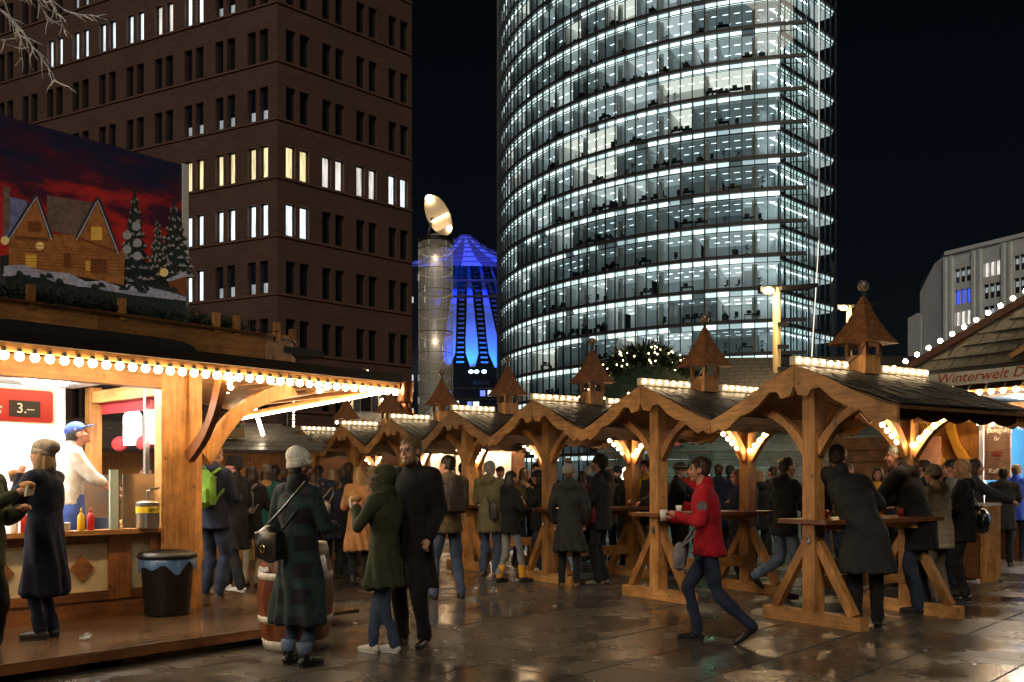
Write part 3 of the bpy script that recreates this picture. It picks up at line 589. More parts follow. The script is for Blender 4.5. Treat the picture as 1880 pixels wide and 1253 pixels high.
# eaves canopy
CE = 2.22
XE = 2.1
m = MB(); m.add([(XL, -.78, 2.66), (XE, -.78, 2.66), (XE, .25, 2.79), (XL, .25, 2.79)], [(0, 1, 2, 3)]); m.add([(XE, -.78, 2.66), (XE + .35, 3.4, 2.5), (XE - .5, 3.4, 2.79), (XE - .5, .25, 2.79)], [(0, 1, 2, 3)]); m.build('roof_skirt', felt, stall)
MB().box(((XL + XE) / 2, -.76, 2.665), (XE - XL, .07, .10)).build('gutter', mat('gutter_metal', (.05, .04, .035), .4, .6), stall)
MB().box(((XL + XE) / 2, -.70, 2.585), (XE - XL, .05, .07)).build('eaves_board', pine_x, stall)
m = MB(); m.bar((XE, -.72, 2.585), (XE + .33, 3.3, 2.42), .05, .08); m.build('side_eaves_board', pine, stall)
MB().bar((XE - .03, -.7, 2.54), (XE + .29, 3.3, 2.375), .035, .03).build('rope_light', emis('rope_light', (1, .82, .55), 14), stall)
for i in range(9):      # rafters with boarding of the open canopy
    x = -.35 + i * .31; MB().bar((x, -.70, 2.60), (x + .12, 3.2, 2.86 - i * .035), .05, .09).build('rafter', pine_y, stall)
m = MB(); m.add([(-.45, -.68, 2.65), (XE, -.68, 2.65), (XE + .3, 3.3, 2.52), (-.3, 3.3, 2.93)], [(0, 1, 2, 3)]); m.build('soffit_boarding', pine_y, stall)
bulbs([(.30 + .62 * (i % 3) + .28 * (i // 3 % 2), -.1 + (i // 3) * .52, 2.57 + (i // 3) * .012) for i in range(18)], .030, stall)
ls = thing('light_string', 'row of large round warm bulbs along the snack stall eaves', 'light string', (O2.x, O2.y, 0), UA)
bulbs([(XE - .06 - i * .121, -.735, 2.51) for i in range(102)], .037, ls)
for i in range(102): MB().tube([(XE - .06 - i * .121, -.735, 2.54), (XE - .06 - i * .121, -.735, 2.575)], .02, 6).build('socket', dark_metal, ls)
# attic fascia with black arched panels, posts
fz0, fz1 = 2.80, 3.13
fpath = [(XL, .22)] + [(x, .22) for x in (-4.2, -2.6, -1.0, .2, .9)] + [(1.35, .36), (1.62, .66), (1.75, 1.05)]
for i in range(len(fpath) - 1):
    a, b = fpath[i], fpath[i + 1]; MB().bar((a[0], a[1], (fz0 + fz1) / 2), (b[0], b[1], (fz0 + fz1) / 2), .04, fz1 - fz0).build('fascia_board', pine_x, stall)
    MB().bar((a[0], a[1], fz1 + .012), (b[0], b[1], fz1 + .012), .09, .025).build('fascia_cap', pine_dark, stall)
for cx, hw in ((-1.05, 1.12), (-3.7, 1.2)):
    pl = [(-hw, 0)] + [(-hw + .34 * (1 - math.cos(t)), .145 * math.sin(t)) for t in (.3, .7, 1.1, 1.57)] + [(hw - .34 * (1 - math.cos(t)), .145 * math.sin(t)) for t in (1.57, 1.1, .7, .3)] + [(hw, 0)]
    MB().prism(pl, (1, 0, 0), (0, 0, 1), (0, .04, 0), (cx, .15, 2.81)).build('arched_panel', felt, stall)
for x, y in ((-2.72, .2), (-2.52, .2), (-1.62, .2), (-.75, .2), (.3, .2), (.55, .2), (1.1, .24), (1.5, .5), (1.72, .95)):
    MB().box((x, y + .02, 3.2), (.065, .065, .22)).build('fascia_post', pine, stall)
MB().tube([(x, .22, 3.2 - .02 * math.sin(x * 9)) for x in np.linspace(-3, 1.1, 40)], .005, 5).build('wire', dark_metal, stall)
MB().box((-2.2, 1.3, 3.02), (8, 2.0, .08)).build('flat_roof', felt, stall)
gar = MB()
for i in range(620): gar.blades((random.uniform(-4.6, .75), random.uniform(.30, .62), 3.16 + random.uniform(-.05, .13)), 14, (.12, .06, .08), .12, .011)
o = gar.build('fir_garland', fir, None); o.location = (O2.x, O2.y, 0); o.rotation_euler = (0, 0, UA); tag(o, 'dark fir branches laid along the snack stall roof edge', 'garland')
# copper rain head at the corner
rh = thing('rain_head', 'copper rainwater head hanging at the snack stall corner', 'rain head', LS(XE + .14, -.68, 0), UA)
MB().lathe([(.08, 2.40), (.085, 2.42), (.10, 2.63), (.105, 2.64), (.09, 2.64)], 18).build('bowl', copper, rh, True)
MB().tube([(0, 0, 2.42), (.0, -.01, 2.36), (.03, -.03, 2.30), (.08, -.05, 2.27)], [.05, .045, .04, .03], 10).build('spout', copper, rh, True)
# ---- things in the stall
def sign(name, label, x, y, z, w, h, parts, m, corner=.03):
    s = thing(name, label, 'sign', LS(x, y, 0), UA); pl = []
    for cx, cz, a0 in ((w / 2 - corner, h / 2 - corner, 0), (-w / 2 + corner, h / 2 - corner, 90), (-w / 2 + corner, -h / 2 + corner, 180), (w / 2 - corner, -h / 2 + corner, 270)): pl += [(cx + corner * math.cos(R(a0 + k * 30)), cz + corner * math.sin(R(a0 + k * 30))) for k in range(4)]
    MB().prism(pl, (1, 0, 0), (0, 0, 1), (0, .015, 0), (0, 0, z)).build('board', m, s); return s
redm = mat('sign_red', (.42, .015, .015), .4); whitem = mat('sign_white', (.8, .8, .78), .5); chalk = mat('chalkboard', (.03, .03, .03), .8)
s = sign('price_sign', 'large red hanging price sign reading Frites inside the snack stall', -1.88, .25, 2.18, .95, .30, None, redm)
MB().box((0, .012, 2.18), (1.0, .01, .34)).build('rim', whitem, s); MB().box((.22, -.006, 2.15), (.27, .01, .15)).build('price_board', chalk, s)
text('Frites', .17, whitem, 'lettering', s, (-.18, -.004, 2.14), (R(90), 0, 0), shear=.25); text('3.–', .13, whitem, 'price', s, (.22, -.013, 2.15), (R(90), 0, 0), ext=.002)
MB().ell((-.28, 0, 2.33), (.24, .012, .09)).build('oval_badge', redm, s, True); MB().ell((-.28, .003, 2.33), (.255, .012, .10)).build('oval_rim', whitem, s, True)
for q in (-.4, .3): MB().tube([(q, 0, 2.33), (q, 0, 2.58)], .004, 5).build('chain', steel, s)
s = sign('small_price_sign', 'small red price sign on the white rear wall of the snack stall', -2.9, 2.30, 1.83, .60, .17, None, redm)
text('...urst', .12, whitem, 'lettering', s, (-.1, -.004, 1.84), (R(90), 0, 0), shear=.25); MB().box((.18, -.006, 1.84), (.17, .01, .09)).build('price_board', chalk, s); text('7.–', .08, whitem, 'price', s, (.18, -.012, 1.84), (R(90), 0, 0), ext=.002)
mp_ = thing('mustard_pot', 'steel mustard pot with yellow label on the stall sill', 'dispenser', LS(-.62, -.06, 1.008), UA)
MB().lathe([(.105, 0), (.11, .01), (.11, .25), (.115, .26), (.02, .275)], 24).build('pot', steel, mp_, True); MB().tube([(0, 0, .27), (0, 0, .37), (.03, 0, .385), (.12, 0, .40)], .012, 8).build('pump', steel, mp_)
MB().loft([(0, 0, .155, .1125, .1125), (0, 0, .215, .1125, .1125)], 40).build('label', mat('label_yellow', (.75, .55, .02), .5), mp_)
text('SENF', .055, mat('ink_black', (.01, .01, .01), .6), 'lettering', mp_, (0, -.1145, .186), (R(90), 0, 0), ext=.0015)
bd = thing('menu_board', 'narrow pale green board standing on the stall sill', 'board', LS(-.95, -.03, 1.008), UA)
MB().box((0, 0, .29), (.10, .02, .58), rz=.3).build('board', mat('pale_green', (.45, .55, .5), .5), bd); MB().box((.055, .02, .29), (.012, .025, .58), rz=.3).build('edge', mat('board_edge', (.08, .06, .05), .6), bd)
grill = thing('grill', 'steel sausage grill behind the stall counter', 'grill', LS(-.52, .80, .3), UA + R(90)); grill.scale = (.85, .75, 1)
MB().box((0, 0, .62), (1.3, .7, .06)).build('tray', steel, grill); MB().box((0, 0, .3), (1.2, .6, .58)).build('body', steel, grill); MB().box((0, .36, .72), (1.3, .02, .16)).build('splash_guard', steel, grill)
for k in (-.6, .6): MB().box((k, 0, .95), (.02, .5, .6)).build('glass_stand', steel, grill)
MB().box((0, -.3, 1.0), (1.2, .01, .05)).build('guard_rail', steel, grill)
sm = mat('sausage_skin', (.45, .16, .05), .35, var=.3, scale=20); SM = MB().tube([(-.1, 0, 0), (-.09, .004, 0), (0, .016, 0), (.09, .004, 0), (.1, 0, 0)], [.006, .017, .02, .017, .006], 10).mesh('sausage'); SM.materials.append(sm); SM.polygons.foreach_set('use_smooth', [True] * len(SM.polygons))
sm2 = SM.copy(); sm2.materials.clear(); sm2.materials.append(mat('pale_sausage', (.65, .42, .2), .4))
for i in range(26):
    o = inst('sausage', SM if i > 8 else sm2, None, LS(-.66 + (i // 13) * .22, .32 + (i % 13) * .075, .977 + random.uniform(0, .03)), UA + random.uniform(-.3, .3))
    tag(o, 'browned sausage lying on the steel grill' if i > 8 else 'pale sausage lying on the steel grill', 'sausage', 'browned sausages on the grill' if i > 8 else 'pale sausages on the grill')
# deck
deck = struct(thing('wooden_deck', '', '', (O2.x, O2.y, 0), UA)); del deck['label'], deck['category']
deckw = wood('wet_deck_boards', (.13, .078, .042), 'x', rough=.2); deckw2 = wood('wet_deck_boards_side', (.16, .10, .055), 'x', rough=.2)
PLK = MB().box((0, 0, 0), (4.2, .135, .035)).mesh('plank'); PLK.materials.append(deckw); PLK2 = MB().box((0, 0, 0), (.85, .135, .035)).mesh('plank'); PLK2.materials.append(deckw2)
for j in range(12):
    inst('plank', PLK, deck, (-1.9 - .03 * (j % 3), -1.62 + j * .145, DZ - .018))
    if j > 2: inst('plank', PLK2, deck, (.64 + .02 * (j % 2), -1.62 + j * .145, DZ - .03))
for j in range(12, 30): inst('plank', PLK2, deck, (.64 + .02 * (j % 2), -1.62 + j * .145, DZ - .03))
MB().box((-1.9, -1.68, .105), (4.2, .03, .07)).build('edge_board', pine_dark, deck)
for x in (-3.2, -1.6, -.1): MB().box((x, -1.2, .05), (.12, .5, .10)).build('bearer', mat('old_timber', (.06, .04, .03), .8, var=.4), deck)
mt_ = MB(); 
for i in range(21): mt_.box((-.0 + i * .065, 0, .012), (.02, .9, .016))
for j in range(14): mt_.box((.65, -.43 + j * .066, .011), (1.32, .016, .012))
o = mt_.build('rubber_mat', mat('black_rubber', (.008, .008, .008), .35), None); o.location = LS(-3.4, -2.5, .002); o.rotation_euler = (0, 0, UA - R(4)); tag(o, 'black ribbed rubber mat on the wet paving beside the deck', 'mat')
o = MB().blades((0, 0, .03), 14, (.03, .03, .01), .04, .02).build('paper_scrap', whitem); o.location = LS(-1.7, -1.1, DZ); tag(o, 'crumpled white paper napkin lying on the deck', 'litter')
bn = thing('rubbish_bin', 'black plastic rubbish bin with lid and blue bag on the deck', 'bin', gp(307, 1128, DZ), .3)
MB().lathe([(.20, 0), (.215, .02), (.25, .52), (.265, .54), (.265, .56)], 28).build('body', black_plastic, bn, True); MB().lathe([(.285, .57), (.285, .6), (.25, .625), (.14, .64), (.12, .625), (.02, .63)], 28).build('lid', black_plastic, bn, True)
m = MB(); n_ = 40
for i in range(n_ + 1): pass
ring = []
for lay, (r_, z_) in enumerate(((.262, .565), (.275, .55), (.272, .47))): ring.append([(r_ * (1 + .03 * math.sin(k * 2.3 + lay)) * math.cos(k * 6.283 / n_), r_ * (1 + .03 * math.sin(k * 2.3 + lay)) * math.sin(k * 6.283 / n_), z_ + (.04 * math.sin(k * 1.1) + .03 * math.sin(k * .37 * 2) if lay == 2 else 0)) for k in range(n_)])
m.add(sum(ring, []), [(l * n_ + k, l * n_ + (k + 1) % n_, (l + 1) * n_ + (k + 1) % n_, (l + 1) * n_ + k) for l in range(2) for k in range(n_)]); m.build('bag', mat('blue_bag', (.08, .15, .30), .3), bn, True)
# ---- poster on the roof
PY = 1.5
def on_poster(px, py):
    d = Vector(((px - 940) / F, 1.0, (HOR - py) / F)); n3 = Vector((-u2.y, u2.x, 0)); o3 = LS(0, PY, 0); t = (o3 - Vector((0, 0, CAMH))).dot(n3) / d.dot(n3); w = Vector((0, 0, CAMH)) + d * t
    q = w - Vector((O2.x, O2.y, 0)); return (q.x * u2.x + q.y * u2.y, w.z)
po = thing('picture_billboard', 'billboard showing snowy chalets under a red evening sky on the stall roof', 'billboard', (O2.x, O2.y, 0), UA)
x1, zt = on_poster(334, 303); x0 = -4.2; zb = 3.1
skm = bpy.data.materials.new('printed_sky'); skm.use_nodes = True; nt = skm.node_tree; b = nt.nodes['Principled BSDF']; tc = nt.nodes.new('ShaderNodeTexCoord'); mpn = nt.nodes.new('ShaderNodeMapping'); mpn.inputs['Scale'].default_value = (1.0, 1, 3.0); nt.links.new(tc.outputs['Object'], mpn.inputs[0])
nz = nt.nodes.new('ShaderNodeTexNoise'); nz.inputs['Scale'].default_value = 1.3; nz.inputs['Detail'].default_value = 7; nz.inputs['Roughness'].default_value = .62; nt.links.new(mpn.outputs[0], nz.inputs['Vector']); sp = nt.nodes.new('ShaderNodeSeparateXYZ'); nt.links.new(tc.outputs['Object'], sp.inputs[0])
ma = nt.nodes.new('ShaderNodeMath'); ma.operation = 'MULTIPLY_ADD'; ma.inputs[1].default_value = -.62; ma.inputs[2].default_value = 2.95; nt.links.new(sp.outputs['Z'], ma.inputs[0]); ad = nt.nodes.new('ShaderNodeMath'); ad.operation = 'MULTIPLY_ADD'; ad.inputs[1].default_value = 1.5; nt.links.new(nz.outputs['Fac'], ad.inputs[0]); nt.links.new(ma.outputs[0], ad.inputs[2])
rp = nt.nodes.new('ShaderNodeValToRGB'); e = rp.color_ramp.elements; e[0].position = .45; e[0].color = (.012, .012, .035, 1); e[1].position = 1.0; e[1].color = (.42, .022, .018, 1); k = e.new(.76); k.color = (.055, .010, .022, 1); nt.links.new(ad.outputs[0], rp.inputs[0]); nt.links.new(rp.outputs[0], b.inputs['Base Color']); nt.links.new(rp.outputs[0], b.inputs['Emission Color']); b.inputs['Emission Strength'].default_value = .10; b.inputs['Roughness'].default_value = .5  # print made to glow faintly in place of floodlight on the billboard
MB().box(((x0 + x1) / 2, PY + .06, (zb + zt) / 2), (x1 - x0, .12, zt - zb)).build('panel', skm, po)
MB().box((x1 + .035, PY + .05, (zb + zt) / 2), (.07, .16, zt - zb + .02)).build('edge_trim', white_paint, po)
P_ = {k: mat('print_' + k, c, .5, var=v, scale=s_, emit=c, estr=.12) for k, c, v, s_ in (('orange', (.30, .11, .028), .8, 16), ('roof', (.14, .085, .06), .9, 14), ('snow', (.34, .32, .36), .8, 22), ('snow_blue', (.13, .14, .24), .8, 12), ('fir', (.018, .024, .02), .95, 40), ('frost', (.24, .21, .18), .6, 40), ('eave', (.04, .025, .02), .3, 9), ('pane', (.75, .40, .06), .4, 14), ('shade', (.16, .05, .015), .4, 9), ('dot', (.30, .28, .27), .1, 5), ('glow', (.9, .6, .2), .1, 4))}  # printed colours glow a little too, standing in for the same floodlight
LAY = [0]
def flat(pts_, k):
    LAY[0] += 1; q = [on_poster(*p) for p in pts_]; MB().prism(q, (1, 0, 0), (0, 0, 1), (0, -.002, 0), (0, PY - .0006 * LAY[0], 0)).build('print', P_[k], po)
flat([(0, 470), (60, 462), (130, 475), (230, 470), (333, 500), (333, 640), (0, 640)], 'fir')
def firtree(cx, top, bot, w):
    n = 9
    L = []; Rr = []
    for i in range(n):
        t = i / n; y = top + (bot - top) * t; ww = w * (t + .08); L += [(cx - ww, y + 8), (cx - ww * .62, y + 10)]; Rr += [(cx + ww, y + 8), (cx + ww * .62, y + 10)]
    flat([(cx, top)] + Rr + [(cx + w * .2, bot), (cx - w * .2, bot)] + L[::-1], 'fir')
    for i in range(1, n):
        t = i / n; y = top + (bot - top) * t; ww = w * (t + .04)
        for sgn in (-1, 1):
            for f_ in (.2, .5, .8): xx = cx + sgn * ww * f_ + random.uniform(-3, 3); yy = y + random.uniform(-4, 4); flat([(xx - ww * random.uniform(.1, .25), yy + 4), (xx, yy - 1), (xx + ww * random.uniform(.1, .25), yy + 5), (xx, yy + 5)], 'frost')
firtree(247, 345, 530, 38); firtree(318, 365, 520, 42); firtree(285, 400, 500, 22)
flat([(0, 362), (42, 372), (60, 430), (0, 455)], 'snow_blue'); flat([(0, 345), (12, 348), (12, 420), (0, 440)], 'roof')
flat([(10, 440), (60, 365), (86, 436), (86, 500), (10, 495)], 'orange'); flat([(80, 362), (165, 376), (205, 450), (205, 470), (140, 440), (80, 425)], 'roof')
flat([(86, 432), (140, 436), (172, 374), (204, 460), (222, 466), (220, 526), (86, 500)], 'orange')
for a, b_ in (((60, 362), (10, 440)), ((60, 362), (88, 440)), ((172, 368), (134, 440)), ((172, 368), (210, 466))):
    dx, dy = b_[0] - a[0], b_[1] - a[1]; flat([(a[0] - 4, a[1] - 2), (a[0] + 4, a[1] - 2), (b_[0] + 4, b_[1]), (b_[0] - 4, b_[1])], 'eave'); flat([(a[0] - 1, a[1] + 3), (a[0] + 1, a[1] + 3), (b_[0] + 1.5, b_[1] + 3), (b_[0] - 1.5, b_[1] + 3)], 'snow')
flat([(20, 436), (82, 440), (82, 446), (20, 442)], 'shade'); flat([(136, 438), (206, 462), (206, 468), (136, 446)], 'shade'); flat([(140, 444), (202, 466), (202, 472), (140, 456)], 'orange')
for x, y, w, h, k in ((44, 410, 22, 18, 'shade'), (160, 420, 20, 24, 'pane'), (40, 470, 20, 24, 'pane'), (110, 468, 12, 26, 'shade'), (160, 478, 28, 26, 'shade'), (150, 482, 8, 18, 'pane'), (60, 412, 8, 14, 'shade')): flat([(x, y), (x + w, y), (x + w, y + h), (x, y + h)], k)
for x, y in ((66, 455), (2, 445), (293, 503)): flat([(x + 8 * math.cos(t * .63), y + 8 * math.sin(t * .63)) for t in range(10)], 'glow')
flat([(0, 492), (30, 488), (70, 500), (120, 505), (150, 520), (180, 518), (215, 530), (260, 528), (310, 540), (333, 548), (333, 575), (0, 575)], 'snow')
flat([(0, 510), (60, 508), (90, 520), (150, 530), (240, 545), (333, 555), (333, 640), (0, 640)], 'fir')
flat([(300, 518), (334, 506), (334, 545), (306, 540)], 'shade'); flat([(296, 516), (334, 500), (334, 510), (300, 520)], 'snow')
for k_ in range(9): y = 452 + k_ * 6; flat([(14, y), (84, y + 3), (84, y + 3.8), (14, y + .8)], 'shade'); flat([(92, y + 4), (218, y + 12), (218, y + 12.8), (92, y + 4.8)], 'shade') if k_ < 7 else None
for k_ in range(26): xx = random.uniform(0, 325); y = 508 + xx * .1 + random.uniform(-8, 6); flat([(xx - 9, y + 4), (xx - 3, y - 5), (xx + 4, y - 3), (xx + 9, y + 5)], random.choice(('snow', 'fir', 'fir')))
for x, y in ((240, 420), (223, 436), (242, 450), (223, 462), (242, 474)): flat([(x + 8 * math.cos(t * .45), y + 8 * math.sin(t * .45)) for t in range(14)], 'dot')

# ============================================================ BARREL
ba = thing('barrel', 'brown wooden barrel with pale hoops used as a table', 'barrel', gp(543, 1188), 0)
BPR = [(.265, 0), (.30, .18), (.325, .46), (.30, .74), (.265, .93)]
def brr(z): return np.interp(z, [p[1] for p in BPR], [p[0] for p in BPR]) + .012 * math.sin(math.pi * z / .93)
stv = wood('barrel_stave', (.20, .06, .022), 'z', rough=.3); hoop = mat('painted_hoop', (.52, .47, .38), .5, var=.25, scale=12)
for i in range(22):
    a0, a1 = 2 * math.pi * i / 22 + .006, 2 * math.pi * (i + 1) / 22 - .006; m = MB(); zz = np.linspace(0, .93, 11); vs = []
    for z in zz:
        for a in (a0, (a0 + a1) / 2, a1):
            r = float(brr(z)); vs.append((r * math.cos(a), r * math.sin(a), z))
    m.add(vs, [(j * 3 + k, j * 3 + k + 1, (j + 1) * 3 + k + 1, (j + 1) * 3 + k) for j in range(10) for k in range(2)]); m.build('stave', stv, ba, True)
for z0, z1 in ((0, .09), (.24, .30), (.62, .68), (.83, .935)):
    m = MB(); m.lathe([(float(brr(z0)) + .006, z0), (float(brr((z0 + z1) / 2)) + .009, (z0 + z1) / 2), (float(brr(z1)) + .006, z1)], 40); m.build('hoop', hoop, ba, True)
MB().lathe([(.262, .90), (.262, .925)], 32).build('head', stv, ba)
o = MB().prism([(-.04, -.03), (.05, -.02), (.045, .02), (.01, .012), (-.03, .03)], (1, 0, 0), (0, .3, 1), (0, .004, 0)).build('napkin', whitem); o.location = gp(543, 1188) + Vector((-.22, -.28, .72)); tag(o, 'torn white paper scrap stuck on the barrel side', 'litter')

# ============================================================ STANDING-TABLE SHELTERS
HA = math.atan2(.54, .84)
hut = thing('timber_shelter', 'x', 'shelter', (0, 0, 0), HA)
AZ, EZ, EY = 2.66, 2.14, 1.17
def barge(sgn):
    top = [(0, AZ), (.35, AZ - .135), (.75, AZ - .33), (1.0, AZ - .44), (EY + .02, EZ + .015)]
    low = [(EY + .01, EZ - .13), (1.06, EZ - .085), (1.0, EZ - .12), (.90, EZ - .07), (.74, EZ + .045), (.62, EZ + .065), (.48, EZ + .14), (.32, EZ + .27), (.22, EZ + .26), (.17, EZ + .19), (.05, EZ + .21), (0.006, EZ + .30)]
    return [(sgn * y, z) for y, z in top + low]
for x in (-.30, 1.88):
    for sgn in (-1, 1):
        MB().prism(barge(sgn), (0, 1, 0), (0, 0, 1), (.045, 0, 0), (x + (.0 if sgn > 0 else .004), 0, 0)).build('barge_board', pine_y, hut)
for x in (0, 1.6):
    MB().box((x, 0, 1.27), (.155, .155, 2.34)).build('post', pine, hut); MB().box((x, 0, .065), (.14, 1.24, .13)).build('foot_beam', pine_y, hut)
    for sgn in (-1, 1):
        MB().bar((x, sgn * .50, .13), (x, sgn * .07, .84), .09, .085, (1, 0, 0)).build('strut', pine, hut)
        curved_brace(hut, (x, sgn * .07, 1.78), (x, sgn * .66, 2.27), -.07, (0, sgn * .6, -.7), .10, .085, pine, side=(1, 0, 0))
        curved_brace(hut, (x + (.07 if x == 0 else -.07), 0, 1.78), (x + (.5 if x == 0 else -.5), 0, 2.28), -.06, (.6 if x == 0 else -.6, 0, -.7), .10, .07, pine, side=(0, 1, 0)) if sgn > 0 else None
    MB().bar((x, -.98, 2.17), (x, .98, 2.17), .07, .09).build('tie_beam', soffit, hut) if x else None
MB().bar((-.24, 0, AZ - .12), (1.86, 0, AZ - .12), .08, .12).build('ridge_beam', soffit, hut)
for sgn in (-1, 1):
    MB().bar((-.24, sgn * 1.02, 2.16), (1.86, sgn * 1.02, 2.16), .06, .08).build('eaves_beam', soffit, hut)
    # scalloped valance under the eaves
    pl = [(-.22, .0)] + [( -.22 + 2.08 * k / 40, -.07 - .05 * abs(math.sin(k * math.pi / 8))) for k in range(41)] + [(1.86, 0)]
    MB().prism(pl, (1, 0, 0), (0, 0, 1), (0, .02, 0), (0, sgn * 1.08, 2.16)).build('valance', soffit, hut)
    a, b = Vector((0, 0, AZ - .03)), Vector((0, sgn * 1.2, EZ + .03))
    m = MB(); m.add([(-.27, a.y, a.z), (1.90, a.y, a.z), (1.90, b.y, b.z), (-.27, b.y, b.z), (-.27, a.y, a.z - .03), (1.90, a.y, a.z - .03), (1.90, b.y, b.z - .03), (-.27, b.y, b.z - .03)], [(0, 1, 2, 3), (7, 6, 5, 4), (0, 4, 5, 1), (2, 6, 7, 3), (0, 3, 7, 4), (1, 5, 6, 2)]); m.build('roof_boarding', soffit, hut)
    if sgn > 0:
        m = MB(); sl = (b - a).normalized(); nrm = Vector((0, -sl.z * sgn, abs(sl.y)))
        for r_ in range(10):
            for c_ in range(17):
                p = a + sl * (.07 + r_ * .125) + nrm * (.018 + random.uniform(0, .006)); Mx = Matrix(((1, 0, 0), (0, sl.y, nrm.y), (0, sl.z, nrm.z))).to_3x3() if False else Matrix([[1, 0, 0], [0, sl.y, nrm.y], [0, sl.z, nrm.z]])
                m.box((-.23 + c_ * .13 + random.uniform(-.008, .008), p.y, p.z), (.122, .16, .014), M=Mx)
        stuff(m.build('shingles', shingle_dark, hut))
MB().box((.8, 0, 1.06), (1.98, .62, .045)).build('table_top', wood('table_wood', (.20, .075, .028), 'y', rough=.3), hut)
for x in (.25, 1.35): MB().box((x, 0, 1.0), (.08, .5, .07)).build('table_bearer', pine_y, hut)
MB().bar((.05, 0, .42), (1.55, 0, .42), .06, .14).build('lower_rail', pine_x, hut)
op_ = MB(); op_.tube([(-.085, .028 * math.cos(t), .86 + .035 * math.sin(t)) for t in [k * .524 for k in range(13)]], .007, 6, False); op_.box((-.085, 0, .905), (.012, .03, .02)); op_.box((-.083, 0, .86), (.008, .03, .03)); op_.build('bottle_opener', steel, hut)
# ridge light boxes and turret
for a, b in ((-.32, .52), (1.08, 1.92)):
    MB().box(((a + b) / 2, 0, AZ + .045), (b - a, .07, .085)).build('light_box', frosted, hut); bulbs([(a + .06 + k * (b - a - .12) / 6, -.045, AZ + .05) for k in range(7)], .021, hut, hm=True)
tu = MB().box((.8, 0, AZ + .07), (.25, .25, .20)).build('turret_base', pine, hut)
for sx in (-1, 1):
    for sy in (-1, 1): MB().box((.8 + sx * .112, sy * .112, AZ + .24), (.042, .042, .17)).build('turret_post', pine, hut)
MB().box((.8, 0, AZ + .25), (.04, .04, .16)).build('turret_post', pine, hut)
m = MB(); TZ = AZ + .31; lv = [(.25, 0), (.19, .09), (.14, .18), (.10, .27), (.062, .36), (.036, .44), (.018, .50)]
for i in range(len(lv) - 1):
    (r0, z0), (r1, z1) = lv[i], lv[i + 1]; r0b = r0 + .012
    m.add([(.8 + sx * r0b, sy * r0b, TZ + z0 - .012) for sx, sy in ((-1, -1), (1, -1), (1, 1), (-1, 1))] + [(.8 + sx * r1, sy * r1, TZ + z1) for sx, sy in ((-1, -1), (1, -1), (1, 1), (-1, 1))], [(3, 2, 1, 0), (4, 5, 6, 7)] + [(k, (k + 1) % 4, 4 + (k + 1) % 4, 4 + k) for k in range(4)])
m.build('turret_roof', shingle_brown, hut)
MB().tube([(.8, 0, TZ + .46), (.8, 0, TZ + .58)], [.022, .014], 8).build('finial', dark_metal, hut); MB().ell((.8, 0, TZ + .62), (.06, .06, .06)).build('finial_ball', mat('finial_ball', (.22, .17, .13), .35, .4), hut, True)
# bulbs on the rear braces
bulbs([(1.53, -.10 - k * .085, 1.88 + k * .055 + .012 * k) for k in range(6)] , .030, hut, hm=True)
bulbs([(1.50 - k * .085, .02, 1.86 + k * .06) for k in range(5)], .030, hut, hm=True)
HUTL = ['timber shelter where the man in the black overcoat leans on the table', 'timber shelter with the hatted old man at its table behind the walking woman in red', 'timber shelter beside the person in a bobble hat',
        'timber shelter behind the man with the dark backpack', 'timber shelter behind the bearded man in the black coat', 'small looking timber shelter beyond the beige trench coat', 'timber shelter at the far end of the row']
for k in range(7):
    h = hut if k == 0 else copy_tree(hut)
    h.location = (3.125 - 1.29 * k, 9.6 + 2.0 * k, 0); h['label'] = HUTL[k]; h['group'] = 'row of standing table shelters'
# single shingles on the nearest shelter's visible slope
near = [c for c in hut.children if c.name.startswith('shingles')][0]; bpy.data.objects.remove(near)
a, b = Vector((0, 0, AZ - .03)), Vector((0, -1.2, EZ + .03)); sl = (b - a).normalized(); nrm = Vector((0, sl.z, -sl.y)); nrm = nrm if nrm.z > 0 else -nrm
SHM = [MB().box((0, 0, 0), (.118 * f_, .165, .016)).mesh('shingle') for f_ in (1, .86, 1.1)]
for q in SHM: q.materials.append(shingle_dark)
for k in range(7):
    hh = [o for o in bpy.data.objects if o.name.startswith('timber_shelter') and o.parent is None and abs(o.location.y - (9.6 + 2 * k)) < .01][0]
    if k < 1:
        for r_ in range(10):
            for c_ in range(17):
                p = a + sl * (.07 + r_ * .125) + nrm * (.02 + random.uniform(0, .010)); o = inst('shingle', SHM[random.randrange(3)], hh, (-.23 + c_ * .13 + random.uniform(-.012, .012), p.y, p.z)); o.rotation_euler = (math.atan2(sl.z, -sl.y) * -1 + random.uniform(-.03, .03), 0, random.uniform(-.03, .03))
    else:
        m = MB(); Mx = Matrix([[1, 0, 0], [0, -sl.y, nrm.y], [0, -sl.z, nrm.z]])
        for r_ in range(10):
            for c_ in range(17):
                p = a + sl * (.07 + r_ * .125) + nrm * (.018 + random.uniform(0, .008)); m.box((-.23 + c_ * .13 + random.uniform(-.01, .01), p.y, p.z), (.12, .165, .016), M=Mx)
        stuff(m.build('shingles', shingle_dark, hh))

# ============================================================ RIGHT STALL
RS = 1.4; RA = math.atan2(-.84, .54); RO = Vector((6.64, 13.62))
rs = thing('food_stall', 'food stall with bulb lined shingle roof and lettered awning', 'stall', (RO.x * RS, RO.y * RS, 1.475 * (1 - RS)), RA); rs.scale = (RS, RS, RS)
